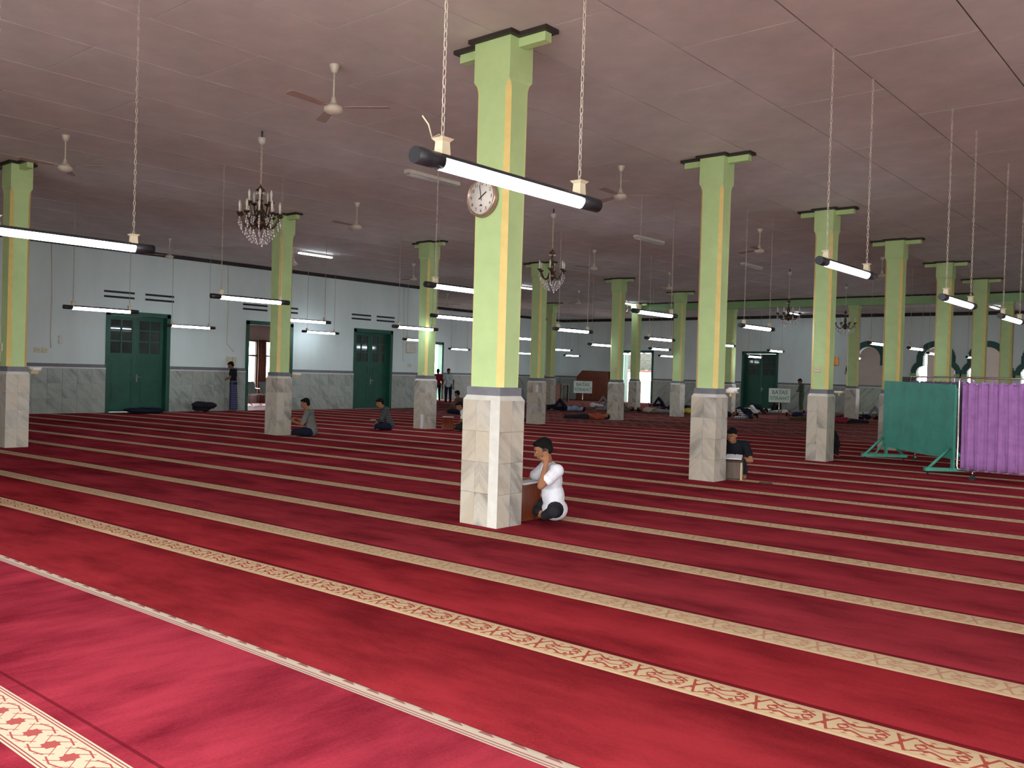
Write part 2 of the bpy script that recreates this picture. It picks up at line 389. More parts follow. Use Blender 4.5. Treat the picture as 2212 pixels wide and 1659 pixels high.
def dado(parent, segs, plane, axis, sgn, tile_w, asparts):
    """marble wainscot 1.31 high in three courses, white bead and a grey band above"""
    bmb = bm_new(); bmc = bm_new(); tl = {}; bms = bm_new(); bmg = bm_new(); n = 0
    for s0, s1 in segs:
        def B(bm_, p, q, d0, d1, z0, z1):
            lo_, hi_ = sorted((plane + sgn * d0, plane + sgn * d1))
            if axis == 'y': add_box(bm_, lo_, hi_, p, q, z0, z1)
            else: add_box(bm_, p, q, lo_, hi_, z0, z1)
        B(bmb, s0, s1, 0, 0.02, 1.325, 1.42); B(bmc, s0, s1, 0, 0.045, 1.285, 1.325); B(bmg, s0, s1, 0, 0.018, -0.02, 1.285)
        k = max(1, round((s1 - s0) / tile_w)); tw = (s1 - s0) / k
        for a in range(k):
            for c in range(3):
                z0 = c * 0.428; n += 1
                if asparts:
                    key = round(tw, 3)
                    if key not in tl:
                        b2 = bm_new()
                        if axis == 'y': add_box(b2, 0, sgn * 0.03, 0.003, tw - 0.003, 0.003, 0.425)
                        else: add_box(b2, 0.003, tw - 0.003, 0, sgn * 0.03, 0.003, 0.425)
                        tl[key] = mesh_of('tile', b2, 'marblewall')
                    o = obj('tile', tl[key], None, parent, (plane, s0 + a * tw, z0) if axis == 'y' else (s0 + a * tw, plane, z0))
                    o.location.x += random.uniform(0, .002) if axis == 'y' else 0
                else: B(bms, s0 + a * tw + .003, s0 + (a + 1) * tw - .003, 0, 0.03, z0 + .003, z0 + .425)
    obj('dado_band', bmb, 'band', parent); obj('dado_bead', bmc, 'cap', parent); obj('tile_backing', bmg, 'tuck', parent)
    if not asparts: stuff(obj('tiles', bms, 'marblewall', parent))
    else: bms.free()
dado(wl, [(8.0, 12.1), (14.1, 16.8), (18.66, 21.41), (23.32, 24.8)], XL, 'y', 1, 0.40, True)
def slots(parent, lst, plane, axis, sgn, m='slot'):
    for a, b_, z in lst:
        bm = bm_new()
        for zz in (z, z - 0.15):
            if axis == 'y': add_box(bm, plane, plane + sgn * 0.012, a, b_, zz - 0.045, zz + 0.015)
            else: add_box(bm, a, b_, plane, plane + sgn * 0.012, zz - 0.045, zz + 0.015)
        obj('vent_slot', bm, m, parent)
slots(wl, [(12.01, 12.93, 3.60), (13.27, 14.2, 3.60), (16.65, 17.6, 3.57), (17.95, 18.85, 3.57), (21.27, 22.2, 3.55), (22.49, 23.4, 3.55)], XL, 'y', 1)
# end face of the left wall and the far-left bay
bm = bm_new(); add_box(bm, -33.7, XL - 0.35, 24.5, 24.8, -0.25, H); struct('wall_return', bm, 'wall')
bm = bm_new(); wall_pieces(bm, 24.5, 44.3, -33.8, -33.5, H, [(32.5, 33.6, 0, 3.0)], 'y')
wfl = struct('wall_far_left', bm, 'wall'); dado(wfl, [(24.8, 32.45), (33.65, 44)], -33.5, 'y', 1, 0.45, False)
slots(wfl, [(31.5, 32.3, 3.5)], -33.5, 'y', 1)
struct('trim_2', box(-33.5, -33.45, 24.8, 44, 4.76, H - 0.003), 'black_trim')
# back wall (y = 44) with a bright doorway, a closed double door and trefoil arches
YB = 44.0
ARCH = [-14.73, -11.67, -9.50, -7.34, -5.17, -3.0]
ai = {}
def arch_in(dx):      # inner opening height at offset dx, or None
    dx = abs(dx); h = None
    if dx < 0.56: h = 2.74 + math.sqrt(max(0, 0.56 ** 2 - dx * dx))
    if 0.27 < dx < 0.84:
        v = 2.12 + math.sqrt(max(0, 0.285 ** 2 - (dx - 0.555) ** 2)); h = max(h or 0, v)
    return h
def arch_out(dx):
    dx = abs(dx); h = None
    if dx < 0.84: h = 2.74 + math.sqrt(max(0, 0.84 ** 2 - dx * dx))
    if dx < 1.08:
        v = 2.12 + math.sqrt(max(0, 0.55 ** 2 - (max(dx, .53) - 0.53) ** 2)); h = max(h or 0, v)
    return h
AX0, AX1 = -15.81, -1.9
bm = bm_new(); wall_pieces(bm, -33.8, AX0, YB, YB + 0.3, H, [(-28.8, -26.85, 0, 3.0), (-21.3, -19.35, 0, 3.0)], 'x')
N = 330; step = (AX1 - AX0) / N
for k in range(N):
    xa = AX0 + k * step; xm = xa + step / 2
    h = None
    for a in ARCH:
        v = arch_in(xm - a)
        if v: h = v
    z0 = h if h else -0.25
    add_box(bm, xa, xa + step, YB, YB + 0.3, z0, H)
add_box(bm, AX1, 10.6, YB, YB + 0.3, -0.25, H)
wb = struct('wall_back', bm, 'wall')
for a in ARCH:
    bm = bm_new(); K = 54; st = 2.16 / K
    for k in range(K):
        d = -1.08 + (k + .5) * st; zo = arch_out(d); zi = arch_in(d) or 2.06
        zi2 = arch_in(d) if arch_in(d) else 2.06
        if zo > zi2: add_box(bm, a + d - st / 2, a + d + st / 2, YB - 0.05, YB, max(zi2, 2.06), zo)
    obj('arch_moulding', bm, 'archgreen', wb)
    for s in (-1, 1):
        obj('impost', box(a + s * 0.97 - 0.15, a + s * 0.97 + 0.15, YB - 0.09, YB + 0.35, 1.93, 2.06), 'beamgreen', wb)
dado(wb, [(-33.5, -28.85), (-26.8, -21.35), (-19.3, -15.6)], YB, 'x', -1, 0.45, False)
slots(wb, [(-28.75, -28.0, 3.58), (-27.6, -26.7, 3.58)], YB, 'x', -1, 'white')  # slots coloured white in place of the daylight that shines through them
struct('trim_3', box(-33.5, 10.5, YB - 0.05, YB, 4.74, H - 0.003), 'black_trim')
# outer veranda behind the arches
bm = bm_new(); wall_pieces(bm, -19, 4, 49.0, 49.3, H, [(-13.85, -13.42, 0, 3.9), (-12.08, -11.16, 0, 3.9), (-9.35, -8.7, 0, 3.9), (-6.8, -5.8, 0, 3.6)], 'x')
wv = struct('wall_veranda', bm, 'pinkwall'); dado(wv, [(-18.8, -13.9), (-13.4, -12.1), (-11.1, -9.4)], 49.0, 'x', -1, 0.45, False)
struct('wall_veranda_end', box(-19.2, -19, 44.3, 49.3, -0.25, H), 'pinkwall')
# walls behind and beside the camera, with unseen openings laid out to shape the daylight
bm = bm_new(); NO = [(-8.0, -6.8, 0.0, 3.2), (-5.0, -1.0, 0.0, 3.5), (0.5, 4.5, 0.0, 3.5), (6, 9, 0.0, 3.4)]
wall_pieces(bm, -26.4, 10.6, -4.3, -4.0, H, NO, 'x'); struct('wall_near', bm, 'wall')
bm = bm_new(); RO = [(-3, -1, 0.0, 3.4), (13, 15, 0.6, 3.0), (24, 26, 0.6, 3.0)]
wall_pieces(bm, -4.3, 44.3, 10.3, 10.6, H, RO, 'y'); struct('wall_right', bm, 'wall')
for a, b_, z0, z1 in NO: portal((a + b_) / 2, -4.35, (z0 + z1) / 2, (PI / 2, 0, 0), b_ - a, z1 - z0)
for a, b_, z0, z1 in RO: portal(10.65, (a + b_) / 2, (z0 + z1) / 2, (PI / 2, 0, PI / 2), b_ - a, z1 - z0)
portal(-27.8, 44.35, 1.5, (PI / 2, 0, PI), 1.9, 3.0)
# drop beam on the far cross row of columns
bm = bm_new(); add_box(bm, -22.3, -6.5, 34.95, 35.25, 4.55, H - 0.06)
bmt = bm_new(); add_box(bmt, -22.4, -6.4, 34.88, 35.32, H - 0.06, H - 0.003)
t = struct('beam', bm, 'beamgreen'); obj('beam_trim', bmt, 'black_trim', t)
# side room behind the open doorway
struct('wall_side_room_left', box(-31.2, XL - 0.36, 13.4, 13.6, -0.25, H), 'pinkwall')
struct('wall_side_room_right', box(-31.2, XL - 0.36, 23.9, 24.1, -0.25, H), 'pinkwall')
bm = bm_new(); SW = [(19.55, 20.47, 0.42, 2.48), (20.83, 21.35, 0.42, 2.48), (22.3, 23.2, 0.42, 2.48)]
wall_pieces(bm, 13.4, 24.1, -31.3, -31.0, H, SW, 'y'); struct('wall_side_room_back', bm, 'pinkwall')
struct('ceiling_side_room', box(-31.2, XL - .36, 13.4, 24.1, H, H + .1), 'ceil')
struct('floor_side_room', box(-31.0, XL - 0.02, 13.6, 23.9, -0.03, 0.004), 'pinkfloor')
for k, (a, b_, z0, z1) in enumerate(SW):
    bm = bm_new(); add_box(bm, -31.05, -30.98, a - .05, b_ + .05, 1.88, 1.94); add_box(bm, -31.05, -30.98, a - .05, a, z0, z1); add_box(bm, -31.05, -30.98, b_, b_ + .05, z0, z1); add_box(bm, -31.05, -30.98, a - .05, b_ + .05, z1, z1 + .05); add_box(bm, -31.05, -30.98, a - .05, b_ + .05, z0 - .05, z0)
    o = struct('window_%d' % (k + 1), bm, 'wooddark')
def wavy(bm, p0, p1, z0, z1, amp, waves, n=40, thick=0.006, pinch=None):
    """hanging cloth between two floor points, real folds and thickness"""
    p0, p1 = V(p0), V(p1); d = (p1 - p0); L = d.length; d.normalize(); nrm = V((-d.y, d.x))
    zs = [z0 + (z1 - z0) * k / 8 for k in range(9)]; A = []; B = []
    for i in range(n + 1):
        s = i / n; ra = []; rb = []
        for z in zs:
            off = amp * math.sin(2 * PI * waves * s + 0.25 * math.sin(z * 3)) * (1 + 0.35 * math.sin(7 * s + z)) 
            q = p0 + d * L * s + nrm * off
            ra.append(bm.verts.new((q.x, q.y, z))); q = q + nrm * thick; rb.append(bm.verts.new((q.x, q.y, z)))
        A.append(ra); B.append(rb)
    for i in range(n):
        for k in range(8):
            bm.faces.new((A[i][k], A[i + 1][k], A[i + 1][k + 1], A[i][k + 1])).smooth = True
            bm.faces.new((B[i][k], B[i][k + 1], B[i + 1][k + 1], B[i + 1][k])).smooth = True
    for i in range(n):
        bm.faces.new((A[i][0], B[i][0], B[i + 1][0], A[i + 1][0])); bm.faces.new((A[i][8], A[i + 1][8], B[i + 1][8], B[i][8]))
    for k in range(8):
        bm.faces.new((A[0][k], A[0][k + 1], B[0][k + 1], B[0][k])); bm.faces.new((A[n][k], B[n][k], B[n][k + 1], A[n][k + 1]))
bm = bm_new(); wavy(bm, (-30.85, 20.48), (-30.85, 20.85), 0.006, 2.55, 0.04, 3)
tag(obj('curtain', bm, 'curtainbrown'), 'brown curtain gathered between the bright side room windows', 'curtain')
# ---- doors
def double_door(nm, y0, y1, axis='y', plane=XL, ajar=0.0, closed=True, glass=True, sgn=1):
    """green frame with two leaves, six panes each above two raised panels"""
    W = y1 - y0
    def T(bm_): # local (a along wall, d depth out of wall, z)
        for v in bm_.verts:
            a, d, z = v.co
            v.co = (plane + sgn * d, y0 + a, z) if axis == 'y' else (y0 + a, plane + sgn * d, z)
        return bm_
    bm_ = bm_new()
    add_box(bm_, -0.04, 0.08, -0.30, 0.03, 0, 3.0); add_box(bm_, W - 0.08, W + 0.04, -0.30, 0.03, 0, 3.0); add_box(bm_, -0.04, W + 0.04, -0.30, 0.03, 2.90, 3.03)
    fr = struct(nm, T(bm_), 'doorgreen')
    if not closed: return fr
    for s in (0, 1):
        lw = W / 2 - 0.085; a0 = 0.082 if s == 0 else W / 2 + 0.003
        bm_ = bm_new(); d0, d1 = -0.24, -0.19
        add_box(bm_, a0, a0 + .11, d0, d1, 0.01, 2.895); add_box(bm_, a0 + lw - .11, a0 + lw, d0, d1, 0.01, 2.895)
        for z0, z1 in ((0.01, .25), (.95, 1.08), (1.62, 1.78), (2.78, 2.895), (2.12, 2.16), (2.46, 2.50)): add_box(bm_, a0 + .11, a0 + lw - .11, d0, d1, z0, z1)
        add_box(bm_, a0 + lw / 2 - .02, a0 + lw / 2 + .02, d0, d1, 1.78, 2.78)
        leaf = obj('door_leaf', T(bm_), 'doorgreen', fr)
        for z0, z1 in ((.25, .95), (1.08, 1.62)):
            bm_ = bm_new(); add_box(bm_, a0 + .11, a0 + lw - .11, d0 + .015, d1 - .012, z0, z1); add_box(bm_, a0 + .17, a0 + lw - .17, d0 + .02, d1 - .004, z0 + .06, z1 - .06)
            obj('door_panel', T(bm_), 'doorgreen', leaf)
        for c in (0, 1):
            for z0, z1 in ((1.78, 2.12), (2.16, 2.46), (2.50, 2.78)):
                b0 = a0 + .11 + c * (lw / 2 - .09); b1 = b0 + lw / 2 - .13
                bm_ = bm_new(); add_box(bm_, b0, b1, d0 + .02, d0 + .026, z0, z1); obj('pane', T(bm_), 'glass', leaf)
        if s == 1:
            bm_ = bm_new(); add_box(bm_, a0 + .03, a0 + .07, d1, d1 + .012, .92, 1.14); add_box(bm_, a0 + .03, a0 + .16, d1 + .03, d1 + .045, 1.05, 1.075); add_box(bm_, a0 + .04, a0 + .06, d1, d1 + .04, 1.05, 1.075)
            obj('handle', T(bm_), 'steel', leaf)
    return fr
double_door('door_1', *doors[0]); double_door('door_2', *doors[1], closed=False); double_door('door_3', *doors[2])
double_door('door_4', -28.8, -26.85, 'x', YB, closed=False, sgn=-1); double_door('door_5', -21.3, -19.35, 'x', YB, sgn=-1)
double_door('door_6', 32.5, 33.6, 'y', -33.5, closed=False)
# open leaf of the bright back doorway
bm = bm_new(); add_box(bm, -28.78, -28.72, 43.1, 43.95, 0.02, 2.9); add_box(bm, -28.72, -28.70, 43.2, 43.85, 0.2, 1.3); add_box(bm, -28.72, -28.70, 43.2, 43.85, 1.5, 2.8)
tag(obj('open_door', bm, 'tealframe'), 'green door leaf standing open at the bright back doorway', 'door')
# ================================================================== CARPETS
def bow(x): return -0.0018 * (x + 9) ** 2 + 0.1
def cy(Y0, x): return Y0 + (0.03 + 0.004 * Y0) * x + bow(x)
def roll(name, y_a, y_b, x0, x1, m, label, thick=0.0, flip=False, du=0.0, dv=0.0):
    bm_ = bm_new(); uv = bm_.loops.layers.uv.new('UVMap')
    nx = int((x1 - x0) / 0.5); SS = [0, .004, .010, .3, .6, .990, .996, 1]; nv = len(SS) - 1
    top = []; g = 0.006
    for i_ in range(nx + 1):
        x_ = x0 + (x1 - x0) * i_ / nx; r_ = []
        for k in range(nv + 1):
            s = SS[k]; Y0 = y_a + g + (y_b - y_a - 2 * g) * s
            wob = 0.006 * math.sin(x_ * 1.3 + y_a * 5)
            z = thick - (0.006 if k in (0, nv) else (.002 if k in (1, nv - 1) else 0))
            yy = cy(Y0, x_) + wob
            if x_ < -26.02: yy = max(yy, 24.86 + .001 * k)
            yy = min(yy, 43.93 + .001 * k)
            r_.append((bm_.verts.new((x_, yy, z)), x_ + du, (s * (y_b - y_a) + dv) if not flip else (1 - s) * (y_b - y_a)))
        top.append(r_)
    for i_ in range(nx):
        for k in range(nv):
            q = (top[i_][k], top[i_ + 1][k], top[i_ + 1][k + 1], top[i_][k + 1])
            f_ = bm_.faces.new([e[0] for e in q]); f_.smooth = True
            for l, e in zip(f_.loops, q): l[uv].uv = (e[1], e[2])
    # skirts down to the floor
    for k, sgn_ in ((0, 1), (nv, -1)):
        lowr = [bm_.verts.new((t_[k][0].co.x, t_[k][0].co.y, -0.028)) for t_ in top]
        upr = [bm_.verts.new(t_[k][0].co) for t_ in top]
        for i_ in range(nx):
            f_ = bm_.faces.new((upr[i_], lowr[i_], lowr[i_ + 1], upr[i_ + 1]))
            for l in f_.loops: l[uv].uv = (top[i_][k][1], top[i_][k][2])
    o = obj(name, bm_, m); tag(o, label, 'carpet'); return o
SC = [4.09 - 0.12, 5.20 - 0.12, 6.54 - 0.12, 7.89 - 0.12, 9.22 - 0.12, 10.50 - 0.12, 11.77 - 0.12]
while SC[-1] < 23.0: SC.append(SC[-1] + 1.287)
ORD = ['first', 'second', 'third', 'fourth', 'fifth', 'sixth', 'seventh', 'eighth', 'ninth', 'tenth', 'eleventh', 'twelfth', 'thirteenth', 'fourteenth', 'fifteenth', 'sixteenth', 'seventeenth', 'eighteenth', 'nineteenth']
roll('patterned_rug', 0.2, 2.93, -26.0, 9.5, 'nearrug', 'pinkish red rug in the foreground with cream star band and white border', 0.006, True)
roll('plain_carpet', 2.93, SC[0], -26.0, 9.5, 'carpetrich', 'plain red carpet roll between the white rug border and the first cream stripe', 0.0, dv=1.0)
ends = SC[1:] + [24.55]
for k, (a, b_) in enumerate(zip(SC, ends)):
    roll('striped_carpet', a, b_, -26.0, 9.5, 'carpetrich' if k == 0 else 'carpet', 'red carpet roll carrying the %s cream stripe counted from the pink rug' % ORD[k], 0.0, du=0.13 * k)
YF = 24.55; k = 0
while YF < 51.5:
    nx0 = -33.4
    xe = 9.5
    while cy(YF + .1, xe) > 43.8: xe -= .5
    roll('prayer_rug_row', YF, YF + 2.4, nx0 if cy(YF + 2.4, -33) > 25 else -26.0, xe, 'farrug', 'muted far hall carpet with pale dashes, %s strip beyond the striped carpets' % ORD[k], 0.0, du=0.31 * k)
    YF += 2.4; k += 1
# ================================================================== COLUMNS
def column(cx_, cy_, wx, wy, label, bw=None):
    """cx_,cy_ = near corner (+X,-Y) of the marble base"""
    c = V((cx_ - wx / 2, cy_ + wy / 2, 0)); t_ = thing('column', label, 'column', c)
    hx, hy = wx / 2, wy / 2
    obj('plinth', box(-hx + .012, hx - .012, -hy + .012, hy - .012, 0.001, 1.26), 'tuck', t_)
    rows = [(0, .33), (.33, .64), (.64, .95), (.95, 1.262)]
    cs = 0.125 if wx > .48 else 0.0
    for fx in ('near', 'right', 'left'):
        Wd = (wx if fx == 'near' else wy)
        span = Wd - cs if fx == 'near' else Wd
        for (z0, z1) in rows:
            for q in (0, 1):
                a0 = -Wd / 2 + q * span / 2; a1 = a0 + span / 2
                
                key = (fx, round(a1 - a0, 3), round(z1 - z0, 3), round(hx, 3), round(hy, 3), q)
                if key not in TILE:
                    if fx == 'near': b2 = box(a0 + .001, a1 - .001, -hy, -hy + .012, 0.0015, z1 - z0 - .0015)
                    elif fx == 'right': b2 = box(hx - .012, hx, a0 + .001, a1 - .001, 0.0015, z1 - z0 - .0015)
                    else: b2 = box(-hx, -hx + .012, a0 + .001, a1 - .001, 0.0015, z1 - z0 - .0015)
                    TILE[key] = mesh_of('tile', b2, 'marble')
                o_ = obj('tile', TILE[key], None, t_, (0, 0, z0 + .001))
    if cs:
        b2 = bm_new(); add_box(b2, hx - cs, hx - .0125, -hy - .001, -hy + .013, .002, 1.262); add_box(b2, hx - .013, hx + .001, -hy - .001, -hy, .002, 1.262); obj('corner_strip', b2, 'cap', t_)
    sx, sy = hx - .028, hy - .028
    b2 = bm_new(); A = [b2.verts.new((s * (hx + .001), q * (hy + .001), 1.262)) for s, q in ((-1, -1), (1, -1), (1, 1), (-1, 1))]; B = [b2.verts.new((s * sx, q * sy, 1.312)) for s, q in ((-1, -1), (1, -1), (1, 1), (-1, 1))]
    b2.faces.new(A); b2.faces.new(B)
    for k_ in range(4): b2.faces.new((A[k_], A[(k_ + 1) % 4], B[(k_ + 1) % 4], B[k_]))
    obj('marble_cap', b2, 'cap', t_)
    obj('grey_band', box(-sx - .002, sx + .002, -sy - .002, sy + .002, 1.31, 1.395), 'band', t_)
    # shaft with chamfered corners between 1.395 and 4.42, square flared head above
    ch = 0.056; b2 = bm_new()
    def ring(x_, y_, c_, z):
        pts = []
        for s, q in ((1, -1), (1, 1), (-1, 1), (-1, -1)):
            p1 = (s * x_, q * (y_ - c_)); p2 = (s * (x_ - c_), q * y_)
            pts += [p1, p2] if s * q > 0 else [p2, p1]
        return [b2.verts.new((p[0], p[1], z)) for p in pts]
    R = [ring(sx, sy, ch, 1.395), ring(sx, sy, ch * .7, 4.36), ring(sx, sy, .004, 4.44)]
    R.insert(2, ring(sx, sy, ch * .45, 4.41)); fx = .016
    R += [ring(sx + fx, sy + fx, .003, 4.47), ring(sx + fx, sy + fx, .003, 4.86)] 
    for a_, b3 in zip(R, R[1:]):
        for k_ in range(8): b2.faces.new((a_[k_], a_[(k_ + 1) % 8], b3[(k_ + 1) % 8], b3[k_]))
    b2.faces.new(R[0]); b2.faces.new(R[-1])
    obj('shaft', b2, 'green', t_)
    # yellow painted chamfer strips
    for s, q in ((1, -1), (1, 1), (-1, -1), (-1, 1)):
        b2 = bm_new(); vs = []
        for z, c_ in ((1.397, ch), (4.36, ch * .7), (4.41, ch * .45), (4.45, .004)):
            e = 0.0025
            vs.append([b2.verts.new((s * (sx + e), q * (sy - c_), z)), b2.verts.new((s * (sx - c_), q * (sy + e), z)),
                       b2.verts.new((s * (sx - c_ - .008), q * (sy - .004), z)), b2.verts.new((s * (sx - .004), q * (sy - c_ - .008), z))])
        for a_, b3 in zip(vs, vs[1:]):
            for k_ in range(4): b2.faces.new((a_[k_], a_[(k_ + 1) % 4], b3[(k_ + 1) % 4], b3[k_]))
        b2.faces.new(vs[0]); b2.faces.new(vs[-1]); obj('corner_stripe', b2, 'yellow', t_)
    ax = bw or 0.33; ay = 0.050
    for s in (-1, 1):
        xa, xb = sorted((s * (sx + fx - .002), s * (sx + fx + ax)))
        obj('bracket_arm', box(xa, xb, -ay, ay, 4.77, 4.862), 'green', t_)
    b2 = bm_new(); o1 = 0.05
    X1 = sx + fx + ax + o1; Y1 = ay + o1; X2 = sx + fx + o1; Y2 = sy + fx + o1
    add_prism(b2, [(-X1, -Y1), (-X2, -Y1), (-X2, -Y2), (X2, -Y2), (X2, -Y1), (X1, -Y1), (X1, Y1), (X2, Y1), (X2, Y2), (-X2, Y2), (-X2, Y1), (-X1, Y1)], 'z', 4.858, H - 0.001)
    obj('ceiling_trim', b2, 'black_trim', t_)
    return t_
TILE = {}
COLS = [(-5.72, 6.55, .50, .38, 'nearest pale green column with the round wall clock'),
 (-6.21, 12.0, .42, .37, 'pale green column the man in black T-shirt sits behind'),
 (-6.40, 16.9, .40, .40, 'pale green column with square socket, third along the row of the clock column'),
 (-6.42, 21.3, .44, .38, 'pale green column rising behind the teal board, fourth along the clock column row'),
 (-6.50, 25.8, .44, .38, 'pale green column seen above the right end of the teal board'),
 (-6.62, 30.3, .44, .38, 'pale green column rising behind the purple curtain, left one of two'),
 (-6.80, 35.0, .44, .38, 'pale green column at the right edge above the purple curtain'),
 (-16.34, 5.90, .42, .38, 'pale green column at the left edge of the picture'),
 (-16.57, 11.5, .44, .39, 'pale green column beside the seated boy and the chandelier'),
 (-16.60, 16.05, .42, .42, 'pale green column with a white paper strip at the foot of its base'),
 (-16.65, 20.8, .44, .38, 'pale green column just right of the clock column, grey base worn'),
 (-16.90, 25.5, .44, .38, 'pale green column left of the bright doorway, reddish sleeper at its foot'),
 (-17.35, 30.5, .44, .38, 'pale green column right of the bright doorway'),
 (-17.55, 35.3, .44, .38, 'pale green column left of the far dark green double door'),
 (-21.95, 34.6, .44, .38, 'green column standing in front of the bright back doorway'),
 (-25.75, 33.1, .44, .38, 'dim green column partly hidden right behind the worn grey based one'),
 (-12.15, 35.0, .44, .38, 'dim green column before the first trefoil arch')]
CO = [column(*c) for c in COLS]
# ================================================================== LAMPS
bm = bm_new()
nl = 46; LZ = 2.10
for k in range(nl):                                # chain: alternate oval links
    z = 0.10 + k * (LZ / nl) + 0.02; rot = k % 2; pts = []
    for a in range(8):
        u_ = 0.0095 * math.cos(2 * PI * a / 8); w_ = 0.030 * math.sin(2 * PI * a / 8)
        pts.append(V((u_, 0, z + w_)) if rot else V((0, u_, z + w_)))
    r = 0.0028; rings = []
    for a in range(8):
        tdir = (pts[(a + 1) % 8] - pts[a - 1]).normalized(); n1 = V((0, 1, 0)) if rot else V((1, 0, 0)); n2 = tdir.cross(n1)
        rings.append([bm.verts.new(pts[a] + n1 * r * math.cos(b2) + n2 * r * math.sin(b2)) for b2 in (0, 2.094, 4.189)])
    for a in range(8):
        for b2 in range(3): bm.faces.new((rings[a][b2], rings[a][(b2 + 1) % 3], rings[(a + 1) % 8][(b2 + 1) % 3], rings[(a + 1) % 8][b2]))
chain_me = mesh_of('chain', bm, 'chaincol')
def make_lamp():
    t_ = thing('hanging_tube_lamp', '', 'lamp')
    b2 = bm_new(); R = 0.043; n = 10       # upper half shell along the tube, full sleeves at both ends
    for y0, y1, a0, a1 in ((-0.60, 0.60, 0.35, PI - 0.35),):
        A = [[(r_ * math.cos(a0 + (a1 - a0) * k / n), r_ * math.sin(a0 + (a1 - a0) * k / n)) for k in range(n + 1)] for r_ in (R, R - 0.004)]
        poly = A[0] + A[1][::-1]
        add_prism(b2, poly, 'y', y0, y1)
    for s in (-1, 1):
        add_tube(b2, [(0, s * 0.595, 0), (0, s * 0.775, 0)], R, 16)
    obj('sleeve', b2, 'blackpvc', t_)
    b2 = bm_new(); add_tube(b2, [(0, -0.597, -0.012), (0, 0.597, -0.012)], 0.0330, 12); obj('tube', b2, 'tube', t_)  # tube thicker than a real one, its glow put into the shape
    for s in (-1, 1):
        y = s * 0.585; b2 = bm_new()
        vs0 = [b2.verts.new((a * .030, y + c * .030, 0.035)) for a, c in ((-1, -1), (1, -1), (1, 1), (-1, 1))]
        vs1 = [b2.verts.new((a * .026, y + c * .026, 0.100)) for a, c in ((-1, -1), (1, -1), (1, 1), (-1, 1))]
        vs2 = [b2.verts.new((a * .042, y + c * .042, 0.118)) for a, c in ((-1, -1), (1, -1), (1, 1), (-1, 1))]
        for a_, b3 in ((vs0, vs1), (vs1, vs2)):
            for k in range(4): b2.faces.new((a_[k], a_[(k + 1) % 4], b3[(k + 1) % 4], b3[k]))
        b2.faces.new(vs0); b2.faces.new(vs2); obj('hanger_cap', b2, 'cream', t_)
        obj('chain', chain_me, None, t_, (0, y, 0))
    return t_
LAMPS = [(-3.20, 3.75, 2.60, 'large lit tube lamp hanging right in front of the clock column'),
 (-7.99, 3.36, 2.60, 'lit tube lamp at the left edge, crossing the leftmost column'),
 (-18.43, 8.46, 2.60, 'lit tube lamp overlapping the top left corner of the first green door'),
 (-23.85, 13.54, 2.60, 'lit tube lamp just right of the first green door'),
 (-13.47, 8.77, 2.68, 'lit tube lamp whose right end crosses the column with the chandelier'),
 (-19.23, 14.2, 2.74, 'lit tube lamp starting at the right side of the chandelier column, upper of two'),
 (-25.12, 19.16, 2.74, 'small lit tube lamp right of the chandelier column, lower of two'),
 (-8.94, 9.36, 2.74, 'lit tube lamp running behind the clock column, highest of three there'),
 (-13.90, 14.32, 2.74, 'lit tube lamp running behind the clock column, middle of three there'),
 (-16.45, 15.5, 2.60, 'lit tube lamp partly hidden behind the papered column, upper short one'),
 (-31.45, 32.73, 2.65, 'lit tube lamp close left of the clock column, the lowest there'),
 (-23.05, 21.9, 2.60, 'lit tube lamp just left of the papered column near the wall end'),
 (-18.24, 21.92, 2.65, 'lit tube lamp just right of the clock column, upper of two'),
 (-30.76, 37.06, 2.60, 'lit tube lamp just right of the clock column, lower of two'),
 (-12.71, 17.15, 2.60, 'lit tube lamp right below the second chandelier'),
 (-17.78, 25.67, 2.60, 'lit tube lamp ending at the column left of the bright doorway'),
 (-26.68, 35.15, 2.74, 'lit tube lamp above the standing sign in the middle, upper of two'),
 (-30.15, 40.64, 2.60, 'lit tube lamp above the standing sign in the middle, lower of two'),
 (-8.82, 14.48, 2.74, 'largest lit tube lamp above the bright back doorway'),
 (-12.96, 21.58, 2.60, 'upper lit tube lamp of three stacked right of the bright doorway'),
 (-17.65, 29.40, 2.60, 'middle lit tube lamp of three stacked right of the bright doorway'),
 (-23.12, 39.18, 2.60, 'lowest lit tube lamp of three stacked right of the bright doorway'),
 (-25.6, 39.3, 2.70, 'tiny lit tube lamp over the left half of the bright doorway'),
 (-7.84, 16.78, 2.60, 'lit tube lamp right of the second clock row column'),
 (-14.72, 28.97, 2.74, 'short lit tube lamp peeking right behind the second clock row column'),
 (-16.70, 35.60, 2.52, 'small lit tube lamp in front of the far dark green double door'),
 (-15.31, 34.60, 2.74, 'lit tube lamp above the right edge of the far green double door'),
 (-3.38, 9.35, 2.74, 'lit tube lamp crossing the third clock row column near its top'),
 (-7.92, 24.37, 2.60, 'lit tube lamp in front of the first trefoil arch top'),
 (-13.46, 38.49, 2.60, 'lit tube lamp low at the left shoulder of the first trefoil arch'),
 (-7.90, 27.67, 2.60, 'lit tube lamp left of the second trefoil arch'),
 (-8.60, 32.14, 2.60, 'lit tube lamp inside the second trefoil arch'),
 (-2.97, 12.11, 2.60, 'lit tube lamp in upper right crossing toward the third arch'),
 (-3.02, 15.41, 2.60, 'lit tube lamp nearest the right edge of the picture'),
 (-9.14, 39.5, 2.70, 'tiny lit tube lamp at the left of the third trefoil arch')]
lamp0 = None
